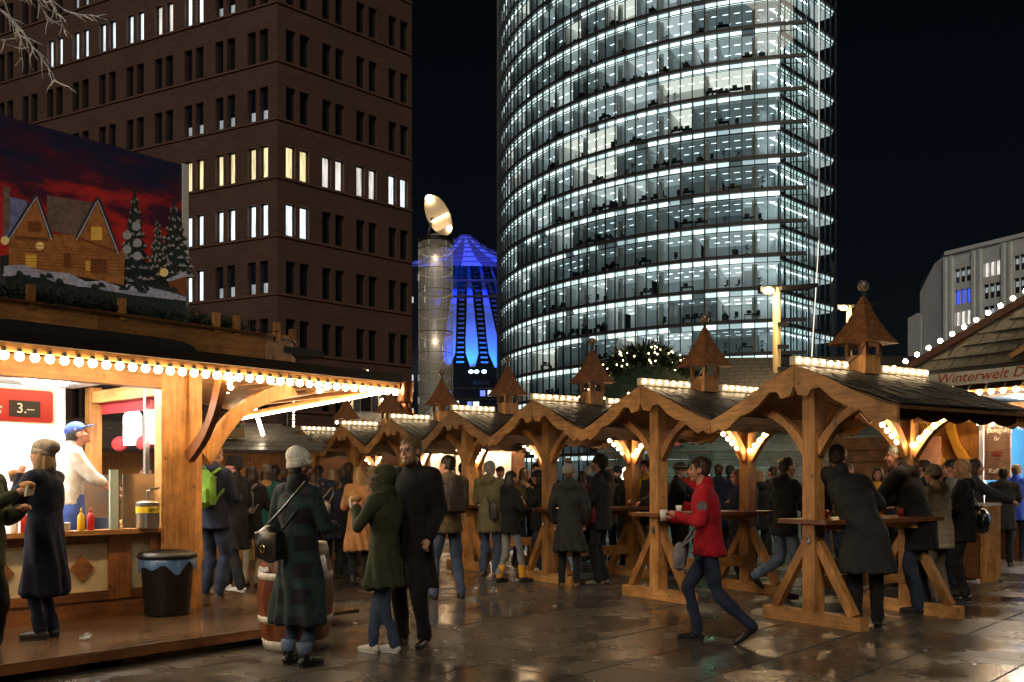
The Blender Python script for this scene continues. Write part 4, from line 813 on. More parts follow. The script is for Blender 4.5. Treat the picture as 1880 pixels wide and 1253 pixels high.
# local x to the near right along the front, y inwards
cr = wood('stall_orange_wood', (.50, .22, .05), 'z'); blu = mat('blue_wall', (.03, .16, .32), .5)
MB().box((-.5, .2, 1.4), (1.3, .08, 2.7)).build('front_panel', cr, rs)
MB().box((2.4, 1.6, 1.4), (4.6, .06, 2.6)).build('back_wall', blu, rs); MB().box((2.2, .9, 2.72), (5.0, 1.6, .05)).build('ceiling', white_paint, rs); MB().box((.16, .9, 1.4), (.05, 1.5, 2.4)).build('side_wall', blu, rs)
MB().box((2.4, -.1, 1.10), (4.3, .5, .05)).build('counter', pine_x, rs); MB().box((2.4, .0, .56), (4.2, .12, 1.06)).build('counter_front', pine_dk_z, rs); MB().box((.30, -.1, .56), (.06, .5, 1.06)).build('counter_end', pine, rs)
MB().box((.22, .12, 1.75), (.07, .07, 1.3)).build('frame_post', white_paint, rs)
for x in (.9, 2.2, 3.6): MB().box((x, .35, 2.68), (.6, .25, .03)).build('ceiling_lamp', stl, rs)
aw = MB(); aw.prism([(-.35, 2.99), (-.1, 3.03), (.1, 2.99), (.1, 2.83), (-.38, 2.83)], (0, 1, 0), (0, 0, 1), (5.0, 0, 0), (-.45, -.3, 0)); aw.build('awning_box', mat('awning_grey', (.45, .44, .40), .5), rs)
MB().box((2.1, -.70, 2.91), (5.1, .02, .18)).build('awning_front', mat('awning_cream', (.78, .74, .62), .55), rs)
MB().box((-.5, -.52, 2.94), (.1, .3, .16)).build('awning_end', whitem, rs)
text('Winterwelt D', .19, mat('sign_orange_red', (.55, .10, .03), .5), 'lettering', rs, (.02, -.713, 2.92), (R(90), 0, 0), align='LEFT', shear=.3, sx=1.15)
MB().box((2.2, -.2, 2.75), (5.0, .5, .05)).build('eaves_soffit', cr, rs)
bulbs([(.0 + k * .17, -.46, 2.72) for k in range(26)], .036, rs)
sb = thing('name_board', 'wooden board with red lettering over the food stall opening', 'sign', (RO.x * RS, RO.y * RS, 1.475 * (1 - RS)), RA); sb.scale = (RS, RS, RS)
MB().box((2.1, -.02, 2.46), (4.4, .05, .24)).build('board', wood('pale_board', (.45, .27, .16), 'x'), sb); text('Überbacken', .19, mat('dark_red_letter', (.22, .02, .02), .5), 'lettering', sb, (.05, -.048, 2.45), (R(90), 0, 0), align='LEFT', sx=1.2)
mb_ = thing('menu_board', 'wood grained menu panel beside the food stall opening', 'menu', (RO.x * RS, RO.y * RS, 1.475 * (1 - RS)), RA); mb_.scale = (RS, RS, RS)
MB().box((.50, .02, 1.92), (.38, .03, .86)).build('panel', wood('menu_wood', (.20, .12, .08), 'x'), mb_)
for t_, z, c in (('Belegte', 2.2, 'menu_ink'), ('Br', 2.08, 'menu_ink'), ('BBE', 1.86, 'dark_red_letter'), ('Kaffee', 1.62, 'menu_ink')): text(t_, .095, mat('menu_ink', (.7, .66, .58), .6) if c == 'menu_ink' else MATS[c], 'lettering', mb_, (.5, .0, z), (R(90), 0, 0), ext=.003)
sg = thing('small_menu_sign', 'pale sign with dark print on the orange stall panel', 'sign', (RO.x * RS, RO.y * RS, 1.475 * (1 - RS)), RA); sg.scale = (RS, RS, RS)
MB().box((-.45, .10, 1.62), (.62, .02, .16)).build('board', white_paint, sg); text('Ba      ff', .10, MATS['ink_black'], 'lettering', sg, (-.45, .088, 1.62), (R(90), 0, 0), ext=.002)
# icicle garland under the name board
ic = MB()
for k in range(60):
    c = (.4 + k * .05, -.1 + random.uniform(-.05, .05), 2.27 + random.uniform(-.06, .06)); ic.blades(c, 5, (.04, .04, .05), .10, .006, -1.0)
o = ic.build('frosted_garland', mat('frosted_twig', (.75, .76, .74), .5)); o.location = (RO.x * RS, RO.y * RS, 1.475 * (1 - RS)); o.scale = (RS, RS, RS); o.rotation_euler = (0, 0, RA); tag(o, 'white frosted garland hanging above the food stall counter', 'garland')
ln = thing('garland_lights', 'small lights woven into the frosted garland', 'light string', (RO.x * RS, RO.y * RS, 1.475 * (1 - RS)), RA); ln.scale = (RS, RS, RS); bulbs([(.3 + k * .11, -.14, 2.30 + .03 * math.sin(k * 2.1)) for k in range(28)], .018, ln)
# curved yellow brackets on the orange panel
for x0_, bl in ((-.70, .05), (-.28, .06)):
    curved_brace(rs, (x0_, .1, 2.42), (x0_ + .30, .1, 1.72), bl, (-.9, 0, -.3), .13, .08, mat('yellow_wood', (.62, .30, .03), .5, var=.2, scale=3), 'bracket', side=(0, 1, 0))
# hipped shingle roof, bulbs on the hip
hipA, hipB = Vector((-1.35, -.5, 2.80)), Vector((2.3, 1.9, 5.35))
a3, b3 = hipA, Vector((6.0, -.5, 2.80)); c3 = Vector((6.0, 1.9, 5.35))
MB().add([a3, b3, c3, hipB], [(0, 1, 2, 3)]).build('roof_boarding', soffit, rs); MB().add([a3, hipB, Vector((2.3, 3.5, 5.35)), Vector((-1.35, 5.5, 2.80))], [(0, 1, 2, 3)]).build('roof_boarding', soffit, rs)
shg = mat('grey_brown_shingle', (.05, .044, .033), .6, var=.5, scale=8, bump=.3)
sv = (Vector((0, 2.4, 2.55))).normalized(); nv = Vector((0, -2.55, 2.4)).normalized(); Mx = Matrix([[1, 0, 0], [0, sv.y, nv.y], [0, sv.z, nv.z]])
for r_ in range(14):
    t = r_ / 14.0; base = a3.lerp(hipB, t)
    for c_ in range(26):
        x = -1.2 + c_ * .25 + (.12 if r_ % 2 else 0)
        if x < base.x + .12 or x > 5: continue
        p = Vector((x, a3.y, a3.z)) + sv * (.06 + r_ * .247) + nv * .02; me = SHR if (r_ or c_ > 0) and 'SHR' in globals() else None
        if me is None: SHR = MB().box((0, 0, 0), (.238, .30, .02)).mesh('shingle'); SHR.materials.append(shg); me = SHR
        o = inst('shingle', me, rs, p); o.rotation_euler = (math.atan2(sv.z, sv.y) - .06 + random.uniform(-.02, .02), 0, random.uniform(-.02, .02))
MB().bar(hipA + Vector((0, 0, .05)), hipB + Vector((0, 0, .05)), .12, .10).build('hip_board', pine_dark, rs)
MB().bar((1.5, .1, 3.45), (1.5, .1, 4.5), .1, .1).build('roof_strut', pine, rs); MB().bar((.8, -.2, 3.2), (1.5, .1, 3.7), .07, .07).build('roof_strut', pine, rs)
hl = thing('hip_light_string', 'bulb string climbing the hip of the food stall roof', 'light string', (RO.x * RS, RO.y * RS, 1.475 * (1 - RS)), RA); hl.scale = (RS, RS, RS); bulbs([hipA.lerp(hipB, k / 27) + Vector((-.02, -.03, .14)) for k in range(28)], .034, hl)
bw_ = thing('brown_kiosk', 'closed dark brown timber kiosk beside the food stall', 'kiosk', (7.6, 19.0, 0), RA)
MB().box((-.4, .6, 1.2), (2.0, 1.0, 2.4)).build('wall', pine_dark, bw_); MB().box((-.2, .08, 1.3), (.5, .03, .9)).build('shutter', pine_dk_z, bw_)
for k in range(9): MB().box((-.4, .085, .25 + k * .25), (2.0, .02, .22)).build('plank', pine_dark, bw_)

# ============================================================ LODGE WITH EVERGREEN ROOF BEHIND THE SHELTERS
LO = Vector((9.2, 24.0)); LA = R(-4)
lo_ = thing('lodge', 'plank walled lodge with dark roof and lit doors behind the shelters', 'lodge', (5.0, 23.0, 0), LA)
tealp = wood('weathered_planks', (.16, .17, .16), 'x', rough=.6)
for k in range(17): MB().box((1.6, 0, .12 + k * .2), (8.8, .08 + .02 * (k % 2), .19)).build('plank', tealp, lo_)
MB().add([(-3.1, -.7, 3.15), (6.4, -.7, 3.15), (6.4, 3.5, 5.0), (-3.1, 3.5, 5.0)], [(0, 1, 2, 3)]).build('roof', felt, lo_)
m = MB(); 
for r_ in range(14):
    for c_ in range(33): m.box((-3.0 + c_ * .28 + .1 * (r_ % 2), -.66 + r_ * .3, 3.19 + r_ * .132), (.27, .36, .03), M=Matrix.Rotation(.40, 3, 'X'))
stuff(m.build('shingles', shingle_dark, lo_))
for x in (-2.1, -1.5, -.3): 
    d = MB().box((x, -.07, 1.1), (.56, .06, 2.1)).build('door', mat('grey_door', (.05, .06, .065), .5), lo_)
    pl = [(-.19, -.3), (.19, -.3), (.19, .12), (.1, .2), (0, .23), (-.1, .2), (-.19, .12)]
    MB().prism(pl, (1, 0, 0), (0, 0, 1), (0, -.02, 0), (x, -.1, 1.62)).build('lit_window', emis('lodge_window', (1, .9, .78), 1.6), lo_)
sg = thing('entrance_sign', 'blue entrance sign above the lodge door', 'sign', (5.0, 23.0, 0), LA)
MB().box((-1.8, -.14, 2.28), (.62, .03, .24)).build('board', emis('sign_blue', (.18, .50, .85), .35), sg); text('Eingang', .13, MATS['ink_black'], 'lettering', sg, (-1.8, -.16, 2.28), (R(90), 0, 0))
l = bpy.data.lights.new('teal_wash', 'POINT'); l.energy = 30; l.color = (.05, 1.0, .66); l.shadow_soft_size = .1; tl = thing('teal_floodlight', 'small teal floodlight at the foot of the lodge wall', 'floodlight', (5.0, 22.1, .25)); lo2 = bpy.data.objects.new('lamp', l); COL.objects.link(lo2); lo2.parent = tl; lo2.location = (0, .1, .25); MB().box((0, 0, 0), (.18, .12, .14)).build('housing', dark_metal, tl)
# evergreen mound with fairy lights
mo = MB(); c = Vector((3.5, 24.2, 3.55)); rr = random.Random(9); pts_l = []
for i in range(5200):
    a, t = rr.uniform(0, 6.283), rr.uniform(0, 1) ** .6; r = t * 2.2; z = 1.95 * (1 - t ** 2.2); p = c + Vector((r * math.cos(a), r * math.sin(a) * .7, z + rr.uniform(-.1, .06) - .6))
    d = Vector((math.cos(a) * t, math.sin(a) * t, rr.uniform(-.6, .5))).normalized(); q = Vector((-math.sin(a), math.cos(a), 0)) * .05; mo.add([p - q, p + q, p + d * rr.uniform(.15, .34)], [(0, 1, 2)])
    if i % 26 == 0 and math.sin(a) < .3: pts_l.append(p + Vector((0, -.08, .06)))
mo.lathe([(2.0, -.9), (1.95, -.3), (1.6, .3), (1.0, .8), (.3, 1.1)], 24, c)
o = mo.build('evergreen_mound', fir); tag(o, 'dark evergreen mound dotted with fairy lights on the lodge', 'greenery')
fl = thing('fairy_lights', 'scattered tiny white lights on the evergreen mound', 'light string'); bulbs(pts_l, .019, fl, True)
for b_ in fl.children: b_.data = BULBF
fx = MB()
for i in range(900): x = rr.uniform(-3, 6); fx.blades((x, rr.uniform(-.9, -.6), 3.1 + rr.uniform(-.12, .1)), 3, (.1, .08, .08), .18, .01, -.6)
o = fx.build('eaves_greenery', fir); o.location = (5, 23, 0); tag(o, 'evergreen fringe along the lodge eaves', 'greenery')
f2 = thing('eaves_fairy_lights', 'sparse tiny lights along the lodge roof edge', 'light string', (5, 23, 0)); bulbs([(rr.uniform(-2.8, 3), rr.uniform(-.9, 1.2), 3.35 + rr.uniform(-.1, .5)) for _ in range(34)], .024, f2, True)

# ============================================================ FAR STALLS LEFT OF THE ROW
fs1 = thing('cream_shutter_stall', 'stall with glowing cream shutters behind the far shelters', 'stall', (-1.0, 25.5, 0), R(12))
crm = mat('cream_shutter', (.62, .52, .36), .5)
MB().box((-1.6, .6, 1.4), (6.2, .1, 2.8)).build('wall', pine_dark, fs1)
for k in range(7): 
    s_ = MB().box((-4.2 + k * .82, .5, 1.55), (.76, .05, 1.5)).build('shutter', crm, fs1); MB().prism([(-.24, -.5), (.24, -.5), (.24, .4), (.12, .5), (0, .53), (-.12, .5), (-.24, .4)], (1, 0, 0), (0, 0, 1), (0, -.02, 0), (-4.2 + k * .82, .472, 1.55)).build('raised_panel', crm, fs1)
MB().box((-1.6, -.1, 2.85), (6.4, 1.6, .08)).build('canopy', soffit, fs1); bulbs([(-4.6 + k * .3, -.7, 2.72) for k in range(21)], .045, fs1)
for x in (-3.6, -1.6, .4): MB().box((x, .1, 2.76), (.9, .12, .05)).build('lamp_bar', stl, fs1)
cs = thing('pancake_stall', 'pale gabled stall outlined by bulbs with a small shuttered window', 'stall', pt(672, 884, 24) * 1.0, 0); cs.location.z = 0
MB().prism([(-.75, 2.75), (.75, 2.75), (0, 4.35)], (1, 0, 0), (0, 0, 1), (0, .1, 0), (0, 0, 0)).build('gable', mat('pale_gable', (.38, .36, .33), .6), cs); MB().box((0, .5, 1.4), (3.2, .8, 2.8)).build('wall', pine_dark, cs)
for sgn in (-1, 1): MB().add([(0, -.1, 4.45), (0, 1.6, 4.45), (sgn * 1.0, 1.6, 2.6), (sgn * 1.0, -.1, 2.6)], [(0, 1, 2, 3)]).build('roof', felt, cs); bulbs([(sgn * (.06 + .075 * k), -.12, 4.3 - k * .145) for k in range(11)], .042, cs, True)
w = MB().box((0, -.02, 3.5), (.26, .05, .42)).build('window', dark_pane, cs); MB().box((-.24, -.03, 3.5), (.16, .04, .44)).build('shutter', dark_metal, cs); MB().box((.24, -.03, 3.5), (.16, .04, .44)).build('shutter', dark_metal, cs)
text('Crêpes', .42, mat('dark_red_letter', (.22, .02, .02), .5), 'lettering', cs, (0, -.02, 2.95), (R(90), 0, 0)); bulbs([(-1.4 + k * .27, -.1, 2.68) for k in range(11)], .045, cs, True)
sh = thing('shingle_stall', 'low shingle roofed stall with rope light gable behind the snack stall', 'stall', pt(420, 884, 17.5), R(20)); sh.location.z = 0
MB().add([(-3.2, -.6, 2.05), (1.9, -.6, 2.05), (1.2, 1.0, 2.6), (-3.2, 1.0, 2.6)], [(0, 1, 2, 3)]).build('roof_boarding', soffit, sh)
gsh = mat('silver_shingle', (.16, .14, .12), .4, var=.5, scale=9)
for r_ in range(7):
    for c_ in range(26): o = MB().box((0, 0, 0), (.19, .3, .02), M=Matrix.Rotation(.30, 3, 'X')).build('shingle', gsh, sh, loc=(-3.1 + c_ * .195 + .09 * (r_ % 2), -.55 + r_ * .24, 2.09 + r_ * .083)) if c_ * .195 - 3.1 < 1.7 - r_ * .1 else None
for r_ in range(8):
    for c_ in range(10): MB().box((0, 0, 0), (.19, .05, .26)).build('shingle', shingle_dark, sh, loc=(-2.4 + c_ * .195 + .09 * (r_ % 2), 1.0 + r_ * .10, 2.62 + r_ * .2))
MB().box((-.8, .4, 1.0), (4.4, 1.2, 2.0)).build('wall', cr, sh)
for p, q in (((-.45, -.1, 2.45), (.15, .2, 3.35)), ((.35, .2, 3.35), (.62, -.1, 2.35))): MB().bar(p, q, .05, .05).build('rope_light', emis('rope_light', (1, .82, .55), 14), sh)
fb = thing('flower_box', 'wicker box of red and green flowers on the shingle roof', 'flower box', sh.location + Vector((.05, -.15, 2.30)), R(20))
MB().box((0, 0, .08), (.55, .22, .18)).build('box', mat('wicker', (.35, .22, .1), .7, bump=.4, scale=30), fb); fm = MB()
for k in range(60): fm.blades((random.uniform(-.25, .25), random.uniform(-.1, .1), .22), 4, (.03, .03, .06), .12, .02, .5)
fm.build('leaves', mat('flower_leaf', (.05, .12, .03), .6), fb); fr_ = MB()
for k in range(14): fr_.ell((random.uniform(-.26, .26), random.uniform(-.12, .05), .26 + random.uniform(0, .1)), (.03, .03, .03), n=7, m=5)
stuff(fr_.build('blossom', mat('blossom_red', (.5, .03, .03), .5), fb))
hs = thing('hanging_light_string', 'vertical string of small bulbs hanging beyond the stalls', 'light string', pt(539, 770, 22)); bulbs([(0, 0, -.5 + k * .085) for k in range(12)], .026, hs, True)
sc_ = thing('pole_sign', 'thin post with two pale signs near the shelters', 'sign', pt(525, 884, 22)); sc_.location.z = 0
MB().tube([(0, 0, 0), (0, 0, 3.6)], .04, 8).build('pole', dark_metal, sc_); MB().box((0, -.05, 2.62), (.28, .03, .16)).build('plate', white_paint, sc_); MB().box((-.1, -.05, 2.36), (.7, .03, .14)).build('plate', white_paint, sc_)
# lamp poles
def lamp_pole(px, py, Y, label, s, e):
    p = pt(px, py, Y); t = thing('lamp_pole', label, 'lamp', (p.x, p.y, 0)); h = p.z
    MB().tube([(.22, 0, 0), (.22, 0, h + .1)], [.12, .10], 12).build('pole', mat('yellow_pole', (.45, .36, .18), .5), t, True); MB().bar((.22, 0, h + .06), (1.3, .3, h + .2), .5, .10).build('arm', dark_metal, t)
    o = inst('lamp_head', BULB.copy(), t, (-.05, -.15, h)); o.scale = (.17, .1, .10); o.data.materials.clear(); o.data.materials.append(emis('sodium_lamp', (1, .52, .13), 3.0)); MB().box((-.03, .05, h + .05), (.42, .3, .14)).build('lamp_housing', dark_metal, t)
    for k in range(3): MB().box((.36, -.1, h - .9 - k * .6), (.3, .12, .1)).build('spot_fitting', dark_metal, t)
    l = bpy.data.lights.new('lamp', 'POINT'); l.energy = e; l.color = (1, .66, .30); l.shadow_soft_size = .15; lo3 = bpy.data.objects.new('lamp', l); COL.objects.link(lo3); lo3.parent = t; lo3.location = (-.1, -.45, h - .05)
lamp_pole(1411, 536, 25, 'yellow lit lamp pole rising behind the shelters', 1, 160)
lamp_pole(1548, 567, 34, 'glowing street lamp behind the nearest shelter turret', 1, 160)
# frosted branches reaching in from a tree beside the stall
tr = thing('frosted_tree', 'bare frosted tree with white twigs above the stall', 'tree', (-4.9, 4.6, 0)); bark = mat('frost_bark', (.34, .33, .33), .7, var=.3, scale=20); rr = random.Random(21)
MB().tube([(0, 0, 0), (.05, .1, 1.5), (0, .2, 3.0), (.1, .3, 4.6), (.2, .3, 6.0)], [.16, .14, .12, .09, .03], 10).build('trunk', bark, tr, True)
tw = MB()
def branch(p, d, L, r, lev):
    pts_ = [p]; q = p.copy(); dd = d.copy()
    for k in range(5):
        dd = (dd + Vector((rr.uniform(-.25, .25), rr.uniform(-.25, .25), rr.uniform(-.22, .16)))).normalized(); q = q + dd * L / 5; pts_.append(q.copy())
    tw.tube(pts_, [r * (1 - .75 * k / 5) for k in range(6)], 5)
    if lev < 3:
        for k in range(1, 6):
            for _ in range(2 if lev != 1 else 1):
                a = (dd + Vector((rr.gauss(0, .7), rr.gauss(0, .7), rr.gauss(0, .55)))).normalized(); branch(pts_[k], a, L * rr.uniform(.3, .5), max(.0055, r * .45), lev + 1)
for z, d, L in ((4.75, (.80, .85, .12), 1.55), (5.2, (.8, .9, .0), 1.7), (5.1, (.8, .6, .25), 1.6), (5.5, (.9, .7, .0), 1.6), (5.3, (.45, .9, .1), 1.7)): branch(Vector((.08, .3, z)), Vector(d).normalized(), L, .022, 0)
tw.build('crown', mat('frost_twig', (.80, .86, .95), .6), tr)

um = thing('red_umbrella', 'red parasol between the shelters in front of the lodge', 'umbrella', pt(1182, 884, 17.5)); um.location.z = 0
for k in range(8):
    a0, a1 = k * math.pi / 4, (k + 1) * math.pi / 4; m = MB(); m.add([(0, 0, 2.55), (.75 * math.cos(a0), .75 * math.sin(a0), 2.12), (.72 * math.cos((a0 + a1) / 2), .72 * math.sin((a0 + a1) / 2), 2.16), (.75 * math.cos(a1), .75 * math.sin(a1), 2.12)], [(0, 1, 2), (0, 2, 3)]); m.build('canopy_panel', mat('red_cloth', (.35, .02, .03), .7), um)
MB().tube([(0, 0, 0), (0, 0, 2.6)], .02, 8).build('pole', steel, um)

# small things on the counter and cables on the shelters
bm_ = {'red': mat('ketchup_red', (.45, .02, .015), .3), 'yellow': mat('mustard_yellow', (.7, .42, .02), .3), 'white': MATS['sign_white']}
for k, (x, c_) in enumerate(((-1.15, 'red'), (-1.24, 'yellow'), (-1.75, 'red'), (-1.84, 'white'))):
    o = thing('sauce_bottle', '%s squeeze bottle on the stall counter %s' % (c_, 'near the green board' if k < 2 else 'beside the eating woman'), 'bottle', LS(x, .02, 1.008), UA); MB().lathe([(.03, 0), (.034, .01), (.034, .13), (.018, .16), (.01, .17)], 14).build('bottle_body', bm_[c_], o, True); MB().lathe([(.012, .17), (.004, .215)], 10).build('nozzle', bm_[c_], o, True)
for k in range(5):
    o = thing('paper_tray', 'white paper tray in the pile on the stall counter', 'tray', LS(-1.42, .04, 1.008 + k * .012), UA, 'pile of paper trays on the counter'); MB().loft([(0, 0, 0, .07, .05), (0, 0, .03, .085, .062), (0, 0, .028, .08, .058), (0, 0, .004, .066, .046)], 20).build('tray_body', MATS['sign_white'], o)
rq = random.Random(4)
for h in [o for o in bpy.data.objects if o.name.startswith('timber_shelter') and o.parent is None]:
    sg_ = rq.choice((-1, 1)); MB().tube([(.66, sg_ * .14, AZ + .30), (.5, sg_ * .2, AZ + .16 + rq.uniform(-.03, .05)), (.35, sg_ * .12, AZ + .02), (.2, sg_ * .06, AZ + rq.uniform(.05, .1)), (.05, sg_ * .03, AZ + .03)], .007, 5).build('cable', black_plastic, h)
    MB().tube([(1.5, .05, 2.3), (1.1, .15, 2.12 + rq.uniform(-.05, .05)), (.6, -.1, 2.2), (.1, .05, 2.33)], .006, 5).build('cable', black_plastic, h)
    h.rotation_euler = (0, 0, HA + rq.uniform(-.012, .012))
for k in range(16):
    p = gp(rq.uniform(620, 1860), rq.uniform(1090, 1245)); o = MB().prism([(-.02, -.012), (.018, -.015), (.022, .012), (-.01, .016)], (1, 0, 0), (0, 1, 0), (0, 0, .004)).build('paper_scrap', MATS['sign_white']); o.location = (p.x, p.y, .003); o.rotation_euler = (0, 0, rq.uniform(0, 6)); o.scale = (rq.uniform(.4, 1.2),) * 3; tag(o, 'tiny pale scrap of litter on the wet paving', 'litter', 'litter scraps on the paving')
# ============================================================ PEOPLE
QUEUE = []
def soft(mb, name, m, parent, voxel, smooth=4, wr=0.0, wfreq=9.0, kind='fold', seed=0, loc=None):
    """closed pieces that are fused into ONE continuous skin at the end"""
    o = mb.build(name, m, parent, True, loc); QUEUE.append((o, voxel, smooth, wr, wfreq, kind, seed)); return o
def flush():
    for o, vx, sm, *_ in QUEUE:
        r = o.modifiers.new('r', 'REMESH'); r.mode = 'VOXEL'; r.voxel_size = vx; r.use_smooth_shade = True
        if sm: s_ = o.modifiers.new('s', 'SMOOTH'); s_.factor = .5; s_.iterations = sm
    dg = bpy.context.evaluated_depsgraph_get(); dg.update(); res = []
    for o, *_ in QUEUE:
        me = bpy.data.meshes.new_from_object(o.evaluated_get(dg), preserve_all_data_layers=False, depsgraph=dg); res.append(me)
    for (o, vx, sm, wr, wf, kind, seed), me in zip(QUEUE, res):
        o.modifiers.clear(); old = o.data; mt = old.materials[0]; o.data = me
        if not me.materials: me.materials.append(mt)
        me.name = o.name
        if wr and len(me.vertices):
            n = len(me.vertices); co = np.empty(n * 3); me.vertices.foreach_get('co', co); co = co.reshape(-1, 3); no = np.empty(n * 3); me.vertices.foreach_get('normal', no); no = no.reshape(-1, 3)
            rs_ = np.random.RandomState(seed + 1); h = np.zeros(n)
            if kind == 'fold':
                wp = .06 * np.sin(co[:, [1, 2, 0]] * 7 + rs_.rand(3) * 6)
                for k in range(7):
                    d = rs_.randn(3) * np.array([1.4, 1.4, .75]); d = d / np.linalg.norm(d) * wf * (1 + .45 * k); h += np.sin((co + wp) @ d + rs_.rand() * 6.28) / (1 + .4 * k)
                h = np.sign(h) * np.abs(h) ** .8 * .45 + 1.1 * np.sin(np.arctan2(co[:, 0], co[:, 1]) * 9 + rs_.rand() * 6 + 3 * np.sin(co[:, 2] * 4)) * np.clip((.98 - co[:, 2]) / .5, 0, 1) * (o.name.startswith(('coat', 'jacket')))
            elif kind == 'rib': a = np.arctan2(co[:, 0], co[:, 1]); h = np.sin(a * wf)
            elif kind == 'quilt': h = -np.abs(np.sin(co[:, 2] * math.pi / .075)) ** .25 * -1 + .25 * np.abs(np.sin(np.arctan2(co[:, 0], co[:, 1]) * 5)) ** .4 - .8
            elif kind == 'hair':
                a = np.arctan2(co[:, 0], co[:, 1] + .02); h = .6 * np.sin(a * 37 + 8 * np.sin(co[:, 2] * 11 + rs_.rand() * 6)) + .5 * np.sin(a * 71 + co[:, 2] * 25) + .5 * np.sin(a * 13 + co[:, 2] * 9)
            elif kind == 'curl': h = np.sin(co[:, 0] * 130 + 3 * np.sin(co[:, 2] * 70)) * np.sin(co[:, 2] * 120 + 3 * np.sin(co[:, 1] * 60)) + .6 * np.sin(co[:, 1] * 95)
            co += no * (h * wr)[:, None]; me.vertices.foreach_set('co', co.ravel())
            if kind in ('hair', 'curl') and o.name.startswith('hair'):      # loose strands over the hair volume
                vs = [tuple(q) for q in co]; fs = [tuple(p.vertices) for p in me.polygons]; pick = rs_.choice(n, min(n, 900), replace=False)
                for i in pick:
                    nn = Vector(no[i]); dn = Vector((rs_.randn() * .25, rs_.randn() * .25, -1)); dn = (dn - nn * dn.dot(nn)); dn = (dn.normalized() if dn.length > .05 else Vector((0, -1, 0))) + nn * rs_.uniform(.08, .32); sd_ = dn.cross(nn).normalized() * .0028; p = Vector(co[i]) + nn * .001; L = rs_.uniform(.025, .055); k = len(vs)
                    vs += [tuple(p - sd_), tuple(p + sd_), tuple(p + dn * L)]; fs.append((k, k + 1, k + 2))
                m2 = bpy.data.meshes.new(o.name); m2.from_pydata(vs, [], fs); m2.materials.append(mt); o.data = m2; bpy.data.meshes.remove(me); me = m2
        me.polygons.foreach_set('use_smooth', [True] * len(me.polygons)); me.update()
        if old.users == 0: bpy.data.meshes.remove(old)
    QUEUE.clear()
skin = mat('skin', (.50, .27, .18), .5, var=.12, scale=14); skin.node_tree.nodes['Principled BSDF'].inputs['Subsurface Weight'].default_value = .0
skin2 = mat('ruddy_skin', (.52, .25, .17), .5, var=.14, scale=16); eye_m = mat('eye_dark', (.02, .015, .012), .2); lip_m = mat('lips', (.35, .11, .09), .5)
def cloth(name, c, rough=.9, var=.3, sc=9, bump=.35, sheen=.02): return mat(name, c, rough, var=var, scale=sc, bump=bump, bscale=70, sheen=sheen, spec=.22)
K = {n: cloth('cloth_' + n, tuple(min(.85, q * (1.5 if max(c) < .1 else 1.15)) for q in c)) for n, c in dict(black=(.010, .010, .011), navy=(.010, .013, .026), charcoal=(.022, .022, .023), darkgrey=(.040, .040, .038), olive=(.030, .035, .018), khaki=(.085, .075, .038), brown=(.060, .045, .026), camel=(.42, .22, .095), red=(.38, .012, .022), beige=(.32, .27, .19), grey=(.16, .16, .16), cream=(.78, .70, .60), white=(.70, .69, .67), denim=(.045, .065, .11), darkdenim=(.018, .026, .048), lightdenim=(.11, .155, .24), blue=(.03, .07, .42), royal=(.05, .09, .33), teal=(.012, .06, .058), mustard=(.55, .26, .02), greywool=(.22, .20, .17), green=(.10, .22, .03), yellow=(.52, .40, .03), orange=(.5, .22, .03), taupe=(.13, .105, .08), wine=(.09, .012, .018)).items()}
leather = mat('black_leather', (.010, .010, .010), .28, bump=.1, scale=60); tanleather = mat('tan_leather', (.12, .07, .035), .4); sneaker = mat('white_sneaker', (.62, .60, .57), .5); suede = mat('grey_suede', (.14, .12, .10), .8); nylon = mat('dark_nylon', (.018, .015, .014), .5, bump=.2, scale=50); gold = mat('gold_clasp', (.8, .55, .2), .25, 1.0)
HAIR = {n: mat('hair_' + n, c, .45, var=.4, scale=60, stretch=(1, 1, .15)) for n, c in dict(dark=(.020, .012, .008), brown=(.055, .028, .014), blond=(.36, .22, .085), grey=(.26, .25, .23), red=(.20, .065, .018), light=(.17, .105, .05), black=(.008, .007, .007)).items()}
# plaid cloth
pm = bpy.data.materials.new('plaid_wool'); pm.use_nodes = True; nt = pm.node_tree; b = nt.nodes['Principled BSDF']; b.inputs['Roughness'].default_value = .9; tc = nt.nodes.new('ShaderNodeTexCoord'); sp = nt.nodes.new('ShaderNodeSeparateXYZ'); nt.links.new(tc.outputs['Object'], sp.inputs[0])
def band(src, period, lo, hi):
    a = nt.nodes.new('ShaderNodeMath'); a.operation = 'MODULO'; a.inputs[1].default_value = period; off = nt.nodes.new('ShaderNodeMath'); off.operation = 'ADD'; off.inputs[1].default_value = 10 * period; nt.links.new(src, off.inputs[0]); nt.links.new(off.outputs[0], a.inputs[0])
    g = nt.nodes.new('ShaderNodeMath'); g.operation = 'GREATER_THAN'; g.inputs[1].default_value = lo; l = nt.nodes.new('ShaderNodeMath'); l.operation = 'LESS_THAN'; l.inputs[1].default_value = hi; nt.links.new(a.outputs[0], g.inputs[0]); nt.links.new(a.outputs[0], l.inputs[0])
    m_ = nt.nodes.new('ShaderNodeMath'); m_.operation = 'MULTIPLY'; nt.links.new(g.outputs[0], m_.inputs[0]); nt.links.new(l.outputs[0], m_.inputs[1]); return m_.outputs[0]
def mixc(fac, ca, cb):
    m_ = nt.nodes.new('ShaderNodeMixRGB'); nt.links.new(fac, m_.inputs[0])
    for i, c in ((1, ca), (2, cb)):
        if isinstance(c, tuple): m_.inputs[i].default_value = (*c, 1)
        else: nt.links.new(c, m_.inputs[i])
    return m_.outputs[0]
